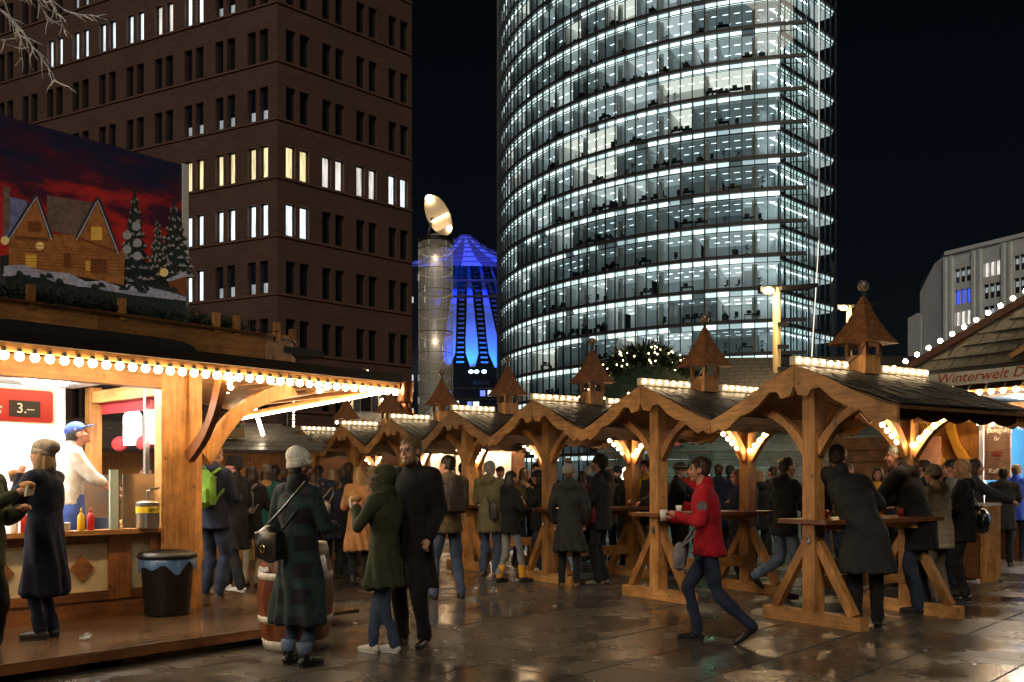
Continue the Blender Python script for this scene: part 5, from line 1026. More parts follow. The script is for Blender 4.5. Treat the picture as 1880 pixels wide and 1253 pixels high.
c1 = mixc(band(sp.outputs['Z'], .21, .0, .085), (.007, .008, .012), (.012, .038, .036)); c2 = mixc(band(sp.outputs['X'], .19, .0, .075), c1, (.010, .028, .030)); c3 = mixc(band(sp.outputs['Z'], .21, .038, .046), c2, (.028, .042, .04)); c4 = mixc(band(sp.outputs['X'], .19, .034, .041), c3, (.025, .038, .036)); nt.links.new(c4, b.inputs['Base Color']); K['plaid'] = pm

def ik(a, b, l1, l2, pole):
    a, b = Vector(a), Vector(b); d = b - a; L = min(d.length, .995 * (l1 + l2)); d.normalize(); x = (l1 * l1 - l2 * l2 + L * L) / (2 * L); h = math.sqrt(max(0, l1 * l1 - x * x)); p = Vector(pole); p = (p - d * p.dot(d)).normalized()
    return a + d * x + p * h, a + d * L
HANDS = dict(down=(.27, .04, .80), pocket=(.215, .13, .93), front=(.11, .30, 1.14), mouth=(.05, .20, 1.44), table=(.17, .42, 1.12), chest=(.12, .24, 1.22), reach=(.10, .52, 1.12), strap=(.14, .16, 1.28), far=(.25, .50, 1.20), cross=(-.06, .25, 1.16))
LEGS = dict(stand=((.105, 0, 0), (-.105, .02, 0)), wide=((.17, 0, 0), (-.17, .03, 0)), stride=((.07, .13, 0), (-.07, -.36, .09)), cross=((-.05, .13, 0), (.06, -.03, 0)), bent=((.10, -.05, 0), (-.10, -.36, .20)), step=((.09, .20, 0), (-.10, -.12, 0)), close=((.075, 0, 0), (-.075, .015, 0)))
def person(px, py, H, face, label, top='black', hem=.80, legs_m='darkdenim', shoe='leather', sex='m', lh='down', rh='down', legs='stand', lean=(0, 0), yaw=0, pitch=0, hair='short', hairc='brown', hat=None, hatc='black', hood=None, scarf=None, puff=0.06, flare=.0, quilt=False, beard=None, glasses=False, group=None, z=0.0, detail=1.0, sleeve=None, collar=True, belt=False, loc=None, cuff=None, sock=None, fur=False, wr=.015, apron=None, skinm=None, tilt=0, dz=0.0):
    s = H / 1.75; f = .92 if sex == 'f' else 1.0; p = loc if loc is not None else gp(px, py, z); sd_ = int(px * 7 + py)
    root = thing('person', label, 'person', p, R(face), group); near_ = p.y < 12.5; vb = (.0075 if near_ else .0105) / detail; vc = (.013 if near_ else .018) / detail
    sk = skinm or (skin if sd_ % 2 else skin2); shoes = dict(leather=leather, sneaker=sneaker, suede=suede, tan=tanleather, dark=nylon)[shoe]
    V = lambda x, y, zz: Vector((x, y, zz)) * s
    (lx, ly, lz), (rx_, ry, rz_) = LEGS[legs]
    drop = {'stride': .03, 'bent': .03, 'wide': .012}.get(legs, 0) + dz
    hipz = .925 - drop; hips = [V(.085 * 1, 0, hipz), V(-.085, 0, hipz)]; ank = [V(lx, ly - .03, .085 + lz), V(rx_, ry - .03, .085 + rz_)]
    knees = []
    for i in range(2): kn, an = ik(hips[i], ank[i], .435 * s, .425 * s, (0.05 * (1 if i == 0 else -1), 1, 0)); knees.append(kn); ank[i] = an
    ln = Vector((lean[0], lean[1], 0)) * s; chest = V(0, .0, 1.27 - drop) + ln * .75; shc = V(0, -.01, 1.425 - drop) + ln; sw = .178 * f
    Rt = Matrix.Rotation(-math.atan2(lean[0], .5) * .6, 3, 'Y'); sho = [shc + Rt @ V(sw, 0, 0), shc + Rt @ V(-sw, 0, 0)]
    nb_ = shc + V(0, .005, .055) + ln * .1; hc = nb_ + V(0, .035, .155) + ln * .18
    HM = Matrix.Rotation(R(yaw), 3, 'Z') @ Matrix.Rotation(R(-pitch), 3, 'X') @ Matrix.Rotation(R(tilt), 3, 'Y'); hs_ = s * (1.0 if sex == 'm' else .96)
    hp = lambda x, y, zz: hc + HM @ (Vector((x, y, zz)) * hs_)
    arms = []
    for i, hd in enumerate((rh, lh)):
        sg_ = 1 if i == 0 else -1; t = HANDS[hd] if isinstance(hd, str) else hd; tgt = V(t[0] * sg_, t[1], t[2] - drop) + (ln * .5 if t[2] < 1.0 else ln * .9)
        el, wrp = ik(sho[i], tgt, .29 * s, .265 * s, (sg_ * .55, -.55, -.6)); arms.append((sho[i], el, wrp, hd))
    # ---- body: one continuous skin
    b = MB(); E = lambda c, r: b.ell(hp(*c), [q * hs_ for q in r], HM)
    E((0, -.012, .03), (.074, .094, .088)); E((0, .028, -.03), (.060, .062, .084)); E((0, .055, -.088), (.034, .030, .026)); E((.034, .060, -.032), (.027, .026, .03)); E((-.034, .060, -.032), (.027, .026, .03))
    b.cone(hp(0, .088, .015), .008 * hs_, hp(0, .108, -.024), .0135 * hs_, 8); b.cone(hp(-.036, .079, .030), .011 * hs_, hp(.036, .079, .030), .011 * hs_, 8); b.cone(hp(-.02, .086, -.060), .009 * hs_, hp(.02, .086, -.060), .009 * hs_, 8)
    E((.076, -.008, -.008), (.012, .024, .032)); E((-.076, -.008, -.008), (.012, .024, .032))
    b.cone(hp(0, -.02, -.05), .054 * hs_, nb_ - V(0, .0, .05), .060 * s, 12); b.cone(nb_ - V(0, 0, .05), .05 * s, V(0, 0, hipz), .07 * s, 10)
    for i in range(2):
        a, el, wrp, hd = arms[i]; b.cone(shc, .05 * s, a, .04 * s, 8); b.cone(a, .04 * s, el, .035 * s, 8); b.cone(el, .034 * s, wrp, .026 * s, 8); b.cone(V(0, 0, hipz), .06 * s, hips[i], .06 * s, 8); b.cone(hips[i], .06 * s, knees[i], .045 * s, 8); b.cone(knees[i], .042 * s, ank[i], .034 * s, 8)
        d = (wrp - el).normalized(); up = Vector((0, 0, 1)) - d * d.z; up = up.normalized() if up.length > .05 else Vector((0, 1, 0)); sdv = d.cross(up).normalized(); sg_ = 1 if i == 0 else -1
        if hd in ('down', 'pocket'): d2 = (d + Vector((0, .15, -.3))).normalized()
        else: d2 = d
        pal = wrp + d2 * .045 * s; b.cone(wrp, .026 * s, pal + d2 * .02 * s, .030 * s, 8); acr = sdv if hd in ('down', 'pocket') else sdv
        grip = 0.25 if hd == 'down' else .8
        for k, (o_, l_) in enumerate(((-.024, .062), (-.008, .072), (.008, .068), (.023, .052))):
            q0 = pal + acr * o_ * s + d2 * .025 * s; q1 = q0 + d2 * l_ * .5 * s; q2 = q1 + (d2 * (1 - grip) - up * grip * .9).normalized() * l_ * .5 * s; b.cone(q0, .0095 * s, q1, .009 * s, 6); b.cone(q1, .009 * s, q2, .008 * s, 6)
        th = wrp + d2 * .02 * s - acr * sg_ * .026 * s; b.cone(th, .011 * s, th + (d2 * .7 - acr * sg_ * .7 - up * .2).normalized() * .05 * s, .009 * s, 6)
    body = soft(b, 'body', sk, root, vb, 2)
    # face
    toward = abs(((face + yaw + 180) % 360) - 180) > 25
    if toward:
        for sg_ in (-1, 1):
            m = MB(); m.ell(hp(sg_ * .031, .0815, .006), [.0125 * hs_, .008 * hs_, .0065 * hs_], HM, 8, 6); m.build('eye', eye_m, root, True)
            m = MB(); m.cone(hp(sg_ * .015, .0895, .031), .0042 * hs_, hp(sg_ * .047, .081, .030), .003 * hs_, 6); m.build('eyebrow', HAIR[hairc], root)
        m = MB(); m.cone(hp(-.02, .0905, -.060), .0055 * hs_, hp(.02, .0905, -.060), .0055 * hs_, 6); m.build('mouth', lip_m, root, True)
    if beard:
        m = MB(); m.ell(hp(0, .052, -.085), [.055 * hs_, .048 * hs_, .046 * hs_], HM); m.ell(hp(.045, .03, -.06), [.022 * hs_, .035 * hs_, .05 * hs_], HM); m.ell(hp(-.045, .03, -.06), [.022 * hs_, .035 * hs_, .05 * hs_], HM); m.cone(hp(-.028, .09, -.048), .009 * hs_, hp(.028, .09, -.048), .009 * hs_)
        soft(m, 'beard', HAIR[beard], root, .008, 1, .003, 9, 'curl', sd_)
    if glasses:
        m = MB()
        for sg_ in (-1, 1): m.tube([hp(sg_ * .033 + .026 * math.cos(t * .524), .098, .004 + .019 * math.sin(t * .524)) for t in range(13)], .0022, 5, False); m.tube([hp(sg_ * .06, .095, .008), hp(sg_ * .079, .0, .005)], .002, 5)
        m.tube([hp(-.008, .1, .006), hp(.008, .1, .006)], .002, 5); m.build('glasses', dark_metal, root)
    # hair
    if hair and not (hood == 'up'):
        m = MB(); E2 = lambda c, r: m.ell(hp(*c), [q * hs_ for q in r], HM)
        if not hat: E2((0, -.022, .050), (.083, .098, .082))
        E2((0, -.052, .015), (.076, .060, .078)); E2((.070, -.015, .045), (.014, .03, .03)); E2((-.070, -.015, .045), (.014, .03, .03))
        if hair in ('long', 'curly'):
            L = .17 if hair == 'long' else .10; E2((0, -.075, -.10), (.085, .052, L)); E2((.068, -.025, -.08), (.032, .045, L * .85)); E2((-.068, -.025, -.08), (.032, .045, L * .85))
        if hair == 'longer': E2((0, -.085, -.16), (.085, .05, .25)); E2((.06, -.045, -.14), (.035, .045, .2)); E2((-.06, -.045, -.14), (.035, .045, .2))
        if hair == 'bob': E2((0, -.06, -.055), (.088, .06, .10)); E2((.07, -.005, -.045), (.03, .05, .085)); E2((-.07, -.005, -.045), (.03, .05, .085))
        if hair == 'pony': E2((0, -.11, .02), (.03, .03, .03)); m.cone(hp(0, -.125, 0), .028 * hs_, hp(.02, -.13, -.22), .016 * hs_)
        if hair == 'curly':
            rq = random.Random(sd_)
            for _ in range(16): a = rq.uniform(0, 6.28); E2((.075 * math.cos(a), -.03 + .085 * math.sin(a) * .8, rq.uniform(-.06, .09)), (.034, .034, .034))
        soft(m, 'hair', HAIR[hairc], root, .009 if near_ else .012, 1, .0045 if hair != 'short' else .0035, 9, 'curl' if hair == 'curly' else 'hair', sd_)
    # hat
    if hat:
        hm_ = K.get(hatc) or HAIR.get(hatc); m = MB(); E2 = lambda c, r: m.ell(hp(*c), [q * hs_ for q in r], HM)
        if hat in ('beanie', 'bobble', 'slouch', 'tall'):
            E2((0, -.018, .060), (.088, .108, .088 if hat != 'tall' else .115)); m2 = [(0, -.02, zz, .088 + .006 * (zz < .03), .108 + .006 * (zz < .03)) for zz in (-.002, .02, .045)]
            for k in range(2): m.cone(hp(0, -.02, .02), .01, hp(0, -.02, .03), .01)
            if hat == 'slouch': E2((0, -.085, .075), (.088, .085, .068)); E2((0, -.04, .08), (.092, .10, .072))
            if hat == 'tall': E2((0, -.045, .10), (.082, .09, .085))
            soft(m, 'beanie', hm_, root, .008, 2, .0022, 34, 'rib', sd_)
            m = MB(); vs = []; n_ = 28
            for (rr_, zz) in ((.100, -.012), (.102, .012), (.100, .040), (.088, .042), (.088, -.010)): vs.append([hp(rr_ * .90 * math.cos(6.2832 * k / n_), -.018 + rr_ * 1.10 * math.sin(6.2832 * k / n_), zz + .012 + (.012 if math.sin(6.2832 * k / n_) > 0 else -.012) * abs(math.sin(6.2832 * k / n_))) for k in range(n_)])
            m.add(sum(vs, []), [(l * n_ + k, l * n_ + (k + 1) % n_, ((l + 1) % 5) * n_ + (k + 1) % n_, ((l + 1) % 5) * n_ + k) for l in range(5) for k in range(n_)]); m.build('cuff', hm_, root, True)
            if hat == 'bobble': m = MB(); m.ell(hp(0, -.03, .185), [.045 * hs_] * 3); soft(m, 'pompom', HAIR['light'], root, .008, 0, .005, 9, 'curl', 3)
        elif hat == 'cap':
            E2((0, -.015, .058), (.085, .105, .080)); m.ell(hp(0, .115, .045), [.072 * hs_, .075 * hs_, .009 * hs_], HM @ Matrix.Rotation(-.18, 3, 'X')); soft(m, 'cap', hm_, root, .008, 1)
        elif hat == 'brim':
            E2((0, -.012, .085), (.085, .105, .075)); m.ell(hp(0, -.01, .055), [.155 * hs_, .175 * hs_, .013 * hs_], HM, 28, 8); soft(m, 'hat', hm_, root, .008, 1); m = MB(); n_ = 24
            m.tube([hp(.088 * math.cos(t * .2618), -.012 + .108 * math.sin(t * .2618), .075) for t in range(25)], .012, 6, False); m.build('hat_band', K['taupe'], root, True)
    # shoes and trousers
    tm = K.get(legs_m, leather) if legs_m != 'leather' else leather; t_ = MB(); t_.ell(V(0, 0, hipz + .03), V(.165 * f, .115, .13)); tl_ = .0
    for i in range(2):
        ft = ank[i]; dirf = Vector((0.12 * (1 if i == 0 else -1), 1, 0)); lift = (lz, rz_)[i]
        if lift > .05: dirf = Vector((0, .8, -.7))
        dirf.normalize(); m = MB(); hz = -.045 * s if lift <= .05 else -.03 * s; he = ft + Vector((0, 0, hz)) - dirf * .035 * s; toe = ft + Vector((0, 0, hz - .010 * s)) + dirf * .17 * s
        m.cone(he, .036 * s, he + dirf * .10 * s, .040 * s); m.cone(he + dirf * .09 * s, .040 * s, toe, .027 * s); m.cone(ft + Vector((0, 0, .02 * s)), .043 * s, he + dirf * .03 * s, .040 * s)
        so = soft(m, 'shoe', shoes, root, .009, 2)
        if lift <= .05:
            m = MB(); pl = [(.036 * math.cos(t * .3927 + math.pi / 2) - .035 * 0, .036 * math.sin(t * .3927 + math.pi / 2)) for t in range(9)]; m2 = [(-.035 + q[1] * 0, 0) for q in pl]
            sole = [(-.04, -.028), (.0, -.034), (.07, -.036), (.14, -.034), (.18, -.018), (.19, 0), (.18, .018), (.14, .034), (.07, .036), (0, .034), (-.04, .028), (-.055, 0)]
            m.prism([(a * s, c * s) for a, c in sole], dirf, Vector((-dirf.y, dirf.x, 0)), (0, 0, .018 * s), (ft.x, ft.y, .002)); m.build('sole', sneaker if shoe == 'sneaker' else nylon, root)
        wide = 1.18 if sex == 'm' else 1.0
        t_.cone(hips[i] + V(0, 0, -.02), .090 * s * f, knees[i], .062 * s * wide, 14); t_.cone(knees[i], .062 * s * wide, ft + V(0, 0, .05 if cuff or sock else .0), (.052 if legs_m != 'skinny' else .04) * s * wide, 14)
        if cuff: m = MB(); m.tube([ft + V(0, 0, .03), ft + V(0, 0, .035), ft + V(0, 0, .12), ft + V(0, 0, .125)], [.05 * s, .058 * s, .062 * s, .05 * s], 18); m.build('trouser_cuff', K[cuff], root, True)
        if sock: m = MB(); d_ = (knees[i] - ft).normalized(); m.cone(ft + d_ * .02, .055 * s, ft + d_ * .17 * s, .062 * s, 14); soft(m, 'leg_warmer', K[sock], root, .01, 1, .005, 30, 'fold', sd_)
    soft(t_, 'trousers', tm, root, vc, 2, .014, 17, 'fold', sd_ + 3)
    # coat / jacket
    cm_ = K[top]; c = MB(); w = 1 + puff
    def ctr(zz):
        if zz >= hipz: return V(0, 0, zz) + ln * min(1.1, max(0, (zz - hipz) / .5))
        k = (hipz - zz) / hipz; mid = (ank[0] + ank[1]) / 2; return V(0, 0, zz) + Vector((mid.x, mid.y + .02, 0)) * k * .9
    rings = []; hz_ = hem; spread = (max(abs(knees[0].x - knees[1].x), 0)) * .35
    zs = [q for q in (.35, .45, .55, .65, .75, .85) if q > hz_ + .03]; zs = [hz_] + zs + [.93, 1.02, 1.12, 1.22, 1.32, 1.395, 1.44, 1.475, 1.50]
    spd = abs(knees[0].y - knees[1].y) * .4
    for zz in zs:
        if zz < .93: k = (.93 - zz) / .6; rx = .178 * f + flare * k + spread * k * .5; ry_ = .130 + flare * .8 * k + spd * k
        else: rx, ry_ = np.interp(zz, [.93, 1.02, 1.12, 1.22, 1.32, 1.395, 1.44, 1.475, 1.5], [.178 * f, .172 * f, .165 * f - (.012 if sex == 'f' else 0), .180 * f, .192 * f, .182 * f, .14 * f, .088, .075]), np.interp(zz, [.93, 1.02, 1.12, 1.22, 1.32, 1.395, 1.44, 1.475, 1.5], [.130, .126, .122, .132, .132, .115, .098, .082, .078])
        if zz < 1.44: rx *= w; ry_ *= w * 1.02
        ce = ctr(zz - drop if zz > .93 else zz - drop * zz); rings.append((ce.x, ce.y, ce.z, rx * s, ry_ * s))
    c.loft(rings, 28)
    if collar: c.cone(nb_ - V(0, .01, .03), .085 * s, nb_ + V(0, -.012, .035), .075 * s, 16)
    slm = None
    for i in range(2):
        a, el, wrp, hd = arms[i]; d = (wrp - el).normalized(); r1, r2, r3 = (.078 * w, .064 * w, .050 * w) if sex == 'm' else (.068 * w, .057 * w, .046 * w)
        c.cone(shc + (a - shc) * .6, .085 * s * w * f, a, r1 * s, 14); c.cone(a, r1 * s, el, r2 * s, 14); c.cone(el, r2 * s, wrp - d * .015 * s if not sleeve else el + (wrp - el) * sleeve, r3 * s, 14)
    if hood == 'down': c.ell(nb_ + V(0, -.085, -.015), V(.125, .075, .085)); c.ell(nb_ + V(0, -.04, .025), V(.11, .09, .05))
    if hood == 'up':
        E3 = lambda cc, r: c.ell(hp(*cc), [q * hs_ for q in r], HM); E3((0, -.052, .025), (.108, .112, .135)); E3((0, -.02, .075), (.098, .108, .085)); E3((0, -.05, -.10), (.10, .095, .09)); E3((.075, .0, -.06), (.035, .07, .10)); E3((-.075, .0, -.06), (.035, .07, .10))
    nm = 'puffer_jacket' if quilt else 'coat' if hem < .72 else 'jacket'
    soft(c, nm, cm_, root, vc, 3, .011 if quilt else wr, 9, 'quilt' if quilt else 'fold', sd_)
    if hood == 'down' and fur:
        m = MB()
        for k in range(14): t = math.pi * (k / 13); q = nb_ + V(.125 * math.cos(t), -.10 - .055 * math.sin(t) + .05, .0 - .05 * math.sin(t)); m.blades(q, 50, (.025, .025, .025), .06, .0035)
        m.build('fur_trim', mat('fur_tan', (.28, .17, .06), .8), root)
    if hood == 'up':
        m = MB()
        for k in range(26): t = 6.283 * k / 26; q = hp(.098 * math.cos(t), .058 - .012 * math.sin(t), -.005 + .125 * math.sin(t)); m.blades(q, 60, (.022, .022, .022), .075, .0035)
        m.build('fur_trim', mat('fur_pale', (.40, .29, .18), .8), root)
    if belt: m = MB(); ce = ctr(1.06); m.loft([(ce.x, ce.y, ce.z - .022, .172 * f * s * w, .131 * s * w), (ce.x, ce.y, ce.z + .022, .172 * f * s * w, .131 * s * w)], 28); m.build('belt', cm_, root, True); m = MB(); m.bar(ce + V(-.12, .10, 0), ce + V(-.13, .13, -.42), .035, .01); m.build('belt_end', cm_, root)
    if scarf: m = MB(); m.cone(nb_ + V(0, -.01, -.02), .10 * s, nb_ + V(0, .0, .035), .088 * s, 16); m.cone(nb_ + V(.05, .12, -.03), .035 * s, nb_ + V(.07, .15, -.28), .045 * s); soft(m, 'scarf', K[scarf], root, .011, 1, .006, 22, 'fold', sd_)
    if apron: m = MB(); m.loft([(0, .015 * s, .45 * s, .20 * s, .165 * s), (0, .012 * s, .8 * s, .19 * s, .15 * s), (0, .01 * s, 1.02 * s, .178 * s, .137 * s)], 26); m.build('apron', K[apron], root, True)
    root['_chest'] = 0; del root['_chest']
    return dict(root=root, s=s, hp=hp, chest=chest, sho=sho, arms=arms, nb=nb_, hips=hips)
def attach(o, P, local):                      # a carried thing: top-level, placed from its carrier
    Mw = Matrix.Translation(P['root'].location) @ Matrix.Rotation(P['root'].rotation_euler.z, 4, 'Z'); o.location = Mw @ Vector(local); o.rotation_euler = (0, 0, P['root'].rotation_euler.z); return o
def backpack(P, label, m, h=.44, w=.30, side=0.0, d=.16):
    o = thing('backpack', label, 'backpack'); attach(o, P, (side, -.13 * P['s'] - d / 2, P['chest'].z - .02)); b = MB(); b.ell((0, 0, 0), (w / 2, d / 2, h / 2)); b.box((0, .01, -.02), (w * .82, d * .7, h * .74)); soft(b, 'bag', m, o, .012, 5, .004, 12, 'fold', 5)
    b = MB(); b.box((0, -d * .42, -.08), (w * .66, d * .4, h * .36)); soft(b, 'front_pocket', m, o, .011, 3)
    for sg_ in (-1, 1): MB().tube([(sg_ * .09, d * .3, -.16), (sg_ * .13, d * .5 + .10, .0), (sg_ * .12, d * .5 + .16, .14), (sg_ * .10, d * .5 + .06, .235), (sg_ * .08, d * .2, .17)], .02, 6).build('strap', m, o, True)
    MB().tube([(-.04, -.01, h / 2 - .02), (0, -.01, h / 2 + .035), (.04, -.01, h / 2 - .02)], .009, 6).build('grab_loop', m, o); return o
def handbag(P, label, m, at, size=(.28, .12, .22), strap_to=None, clasp=False):
    o = thing('shoulder_bag', label, 'bag'); attach(o, P, at); b = MB(); b.ell((0, 0, 0), (size[0] / 2, size[1] / 2, size[2] / 2)); b.box((0, 0, -.01), (size[0] * .8, size[1] * .75, size[2] * .72)); soft(b, 'bag', m, o, .012, 4, .004, 14, 'fold', 8)
    if strap_to is not None:
        q = Vector(strap_to) - Vector(at); MB().tube([(-size[0] * .36, 0, size[2] * .3), tuple(Vector((-size[0] * .2, -.02, 0)) + q * .55), tuple(q), tuple(q * .55 + Vector((size[0] * .2, .03, 0))), (size[0] * .36, 0, size[2] * .3)], .011, 6).build('strap', m, o, True)
    if clasp: MB().tube([(.02 * math.cos(t * .5), -size[1] / 2 - .005, -.03 + .03 * math.sin(t * .5)) for t in range(13)], .006, 6).build('clasp', gold, o)
    return o
def mug(P, i, label, m=None, r=.035, h=.10):
    w = P['arms'][i][2]; o = thing('cup', label, 'cup'); el = P['arms'][i][1]; d = (w - el).normalized(); attach(o, P, w + d * .09 + Vector((0, 0, -.03))); MB().lathe([(r * .85, 0), (r, h), (r * .9, h), (r * .8, .01)], 16).build('cup_body', m or MATS['sign_white'], o, True); MB().tube([(r, 0, h * .8), (r + .025, 0, h * .7), (r + .025, 0, h * .3), (r, 0, h * .2)], .006, 6).build('handle', m or MATS['sign_white'], o); return o
def snack(P, i, label):
    w, el = P['arms'][i][2], P['arms'][i][1]; d = (w - el).normalized(); o = thing('bread_roll', label, 'snack'); attach(o, P, w + d * .09 + Vector((0, .0, .02))); b = MB(); b.ell((0, 0, 0), (.05, .06, .032)); b.build('roll', mat('bread_crust', (.45, .22, .07), .6, var=.3, scale=30), o, True); MB().prism([(-.05, -.04), (.05, -.05), (.06, .03), (-.04, .04)], (1, 0, 0), (0, .3, 1), (0, .012, 0), (0, .02, -.035)).build('napkin', MATS['sign_white'], o); return o
# ---- foreground and left
P1 = person(-34, 1232, 1.80, -95, 'person in dark jacket with olive sleeves holding out food by the counter', 'olive', .78, 'black', 'tan', lh='chest', rh=(.10, .34, 1.34), hair='short', hairc='light', wr=.016); snack(P1, 0, 'bread roll in a napkin held out by the person at the counter edge')
P2 = person(82, 1172, 1.66, 82, 'woman in grey slouch beanie and long navy coat eating on the deck', 'navy', .40, 'navy', 'dark', 'f', lh='mouth', rh=(.07, .26, 1.38), legs='close', hair='long', hairc='blond', hat='slouch', hatc='greywool', flare=.05, z=DZ, pitch=-4); snack(P2, 0, 'bread roll at the mouth of the woman in the grey beanie')
P3 = person(0, 0, 1.78, -62, 'stall worker in white shirt, blue cap and blue apron bent over the grill', 'white', .92, 'royal', 'dark', lh=(.10, .38, 1.05), rh=(.12, .40, 1.08), pitch=-24, hat='cap', hatc='royal', hairc='dark', loc=LS(-.98, .92, .30), apron='royal', sleeve=.35, lean=(0, .05), wr=.005)
P4 = person(392, 1100, 1.80, -20, 'man in dark jacket and blue jeans with a green backpack beside the stall post', 'navy', .80, 'darkdenim', 'suede', lh='front', rh='front', hair='short', hairc='blond', hood='down', puff=.06, z=.1); backpack(P4, 'bright green backpack on the man beside the stall post', K['green'], .46, .30, .04)
P5 = person(432, 1086, 1.80, 75, 'man in black beanie, glasses and black coat with white trainers', 'black', .55, 'black', 'sneaker', lh='pocket', rh='pocket', yaw=20, hat='beanie', hatc='black', hairc='dark', glasses=True, legs='step')
P6 = person(462, 1078, 1.68, -10, 'person in black jacket and pale trousers carrying a grey backpack', 'black', .72, 'beige', 'dark', 'f', lh='front', rh='front', hair='bob', hairc='dark'); backpack(P6, 'slack grey backpack on the person in pale trousers', mat('grey_bag', (.16, .16, .16), .5), .42, .26)
P7 = person(490, 1062, 1.72, 15, 'person in grey-green beanie and tan fur scarf among the queue', 'teal', .60, 'darkdenim', 'dark', 'f', lh='front', rh='strap', hair='long', hairc='brown', hat='beanie', hatc='taupe', scarf='camel'); handbag(P7, 'orange bag on the person in the tan scarf', K['orange'], (.2, -.10, .98), (.24, .12, .3), (.1, -.02, 1.42))
P9 = person(548, 1222, 1.70, -32, 'woman in cream ribbed beanie and long dark green plaid coat by the barrel', 'plaid', .36, 'denim', 'leather', 'f', lh='pocket', rh='front', yaw=-22, legs='stand', hair='short', hairc='brown', hat='tall', hatc='cream', flare=.05, puff=.10, cuff='lightdenim', wr=.013, detail=1.15, scarf='black'); handbag(P9, 'black leather shoulder bag with gold clasp on the woman in plaid', leather, (-.07, -.24, .98), (.30, .14, .30), (.13, -.06, 1.47), True)
P10 = person(757, 1186, 1.86, 160, 'bearded man with glasses in a long black coat facing the girl in the parka', 'black', .50, 'black', 'leather', lh='pocket', rh=(.13, .22, 1.10), yaw=-12, hair='short', hairc='light', beard='light', glasses=True, flare=.02, detail=1.15, legs='stand', tilt=4)
P11 = person(707, 1200, 1.60, 62, 'girl in olive parka with raised fur hood, jeans and white trainers', 'olive', .62, 'denim', 'sneaker', 'f', lh=(.10, .26, 1.36), rh=(.30, .02, .80), legs='cross', hood='up', flare=.05, puff=.08, detail=1.15, wr=.016); snack(P11, 1, 'half eaten roll in a napkin held by the girl in the parka')
P12 = person(660, 1072, 1.68, 12, 'blonde woman in a belted camel trench coat', 'camel', .50, 'black', 'dark', 'f', lh='front', rh='front', hair='long', hairc='blond', flare=.05, belt=True, collar=True)
P13 = person(612, 1062, 1.68, -8, 'woman in dark navy coat with fur collar and a silver bag', 'navy', .62, 'black', 'dark', 'f', lh='front', rh='front', hair='bob', hairc='light', hood='down', fur=True, puff=.08); handbag(P13, 'silvery drawstring bag on the woman in the fur collared coat', mat('silver_bag', (.30, .27, .22), .35, .5), (-.08, -.22, 1.08), (.24, .12, .24), (.05, -.12, 1.42))
P14 = person(822, 1100, 1.80, 22, 'man in brown hooded jacket, jeans and a dark backpack', 'brown', .82, 'denim', 'dark', lh='front', rh='front', yaw=38, hair='short', hairc='dark', hood='down', puff=.05, legs='wide', scarf=None); backpack(P14, 'dark maroon backpack on the man in the brown jacket', mat('maroon_nylon', (.026, .016, .016), .55), .48, .32, .02)
P15 = person(899, 1058, 1.78, -18, 'grey haired man in khaki parka and jeans with a shoulder bag', 'khaki', .66, 'denim', 'suede', lh='front', rh='front', hair='short', hairc='grey', hood='down', puff=.04); handbag(P15, 'slim dark shoulder bag on the man in the khaki parka', nylon, (.12, -.17, 1.02), (.16, .08, .32), (-.06, -.05, 1.45))
P16 = person(937, 1070, 1.62, -58, 'woman in black jacket with grey leggings and mustard leg warmers', 'black', .78, 'grey', 'dark', 'f', lh='chest', rh='front', hair='longer', hairc='dark', hood='down', sock='mustard', legs='step')
P17 = person(985, 1030, 1.80, 172, 'smiling dark haired man in black facing out from the shelter', 'black', .80, 'black', 'dark', lh='table', rh='table', hair='short', hairc='dark')
P18 = person(990, 1052, 1.64, 100, 'woman in dark hooded jacket with hands raised to her mouth', 'black', .74, 'darkdenim', 'sneaker', 'f', lh='mouth', rh='chest', hair='bob', hairc='dark', hat='beanie', hatc='charcoal'); mug(P18, 0, 'white mug held by the woman with raised hands')
P18b = person(950, 1036, 1.70, -60, 'long haired person in a green-grey jacket reaching over the table', 'khaki', .78, 'darkdenim', 'dark', 'f', lh='reach', rh='reach', hair='long', hairc='brown', lean=(0, .10))
P19 = person(1045, 1080, 1.70, -6, 'person in striped bobble hat and long charcoal coat', 'charcoal', .52, 'black', 'tan', 'f', lh='pocket', rh='pocket', yaw=-30, hair='short', hairc='light', hat='bobble', hatc='greywool', flare=.07, hood='down', puff=.06)
P20 = person(1103, 1074, 1.84, 68, 'tall man in black beanie and black jacket looking down', 'black', .74, 'black', 'suede', lh='front', rh='pocket', pitch=-14, hair='short', hairc='dark', hat='beanie', hatc='charcoal', puff=.06, hood='down'); handbag(P20, 'thin maroon strap bag on the tall man in the beanie', K['wine'], (-.18, .05, .98), (.2, .08, .24), (.1, .05, 1.47))
P21 = person(1152, 1050, 1.66, -30, 'blonde woman with ponytail in black beside the young man', 'black', .74, 'black', 'leather', 'f', lh='front', rh='front', hair='pony', hairc='blond', legs='close')
P22 = person(1186, 1056, 1.80, 140, 'smiling young man in a dark jacket with yellow scarf and grey trousers', 'charcoal', .80, 'grey', 'dark', lh='table', rh='front', hair='short', hairc='dark', scarf='yellow')
P23 = person(1236, 1046, 1.76, -112, 'old man with grey beard and brimmed hat at the table', 'black', .76, 'black', 'dark', lh='reach', rh='table', hair='short', hairc='grey', hat='brim', hatc='charcoal', beard='grey', lean=(0, .08))
P24 = person(1268, 1034, 1.76, 165, 'man in bright red jacket and dark cap bending over the table', 'red', .78, 'black', 'dark', lh='table', rh='table', hat='cap', hatc='black', hairc='dark', pitch=-16, lean=(0, .10))
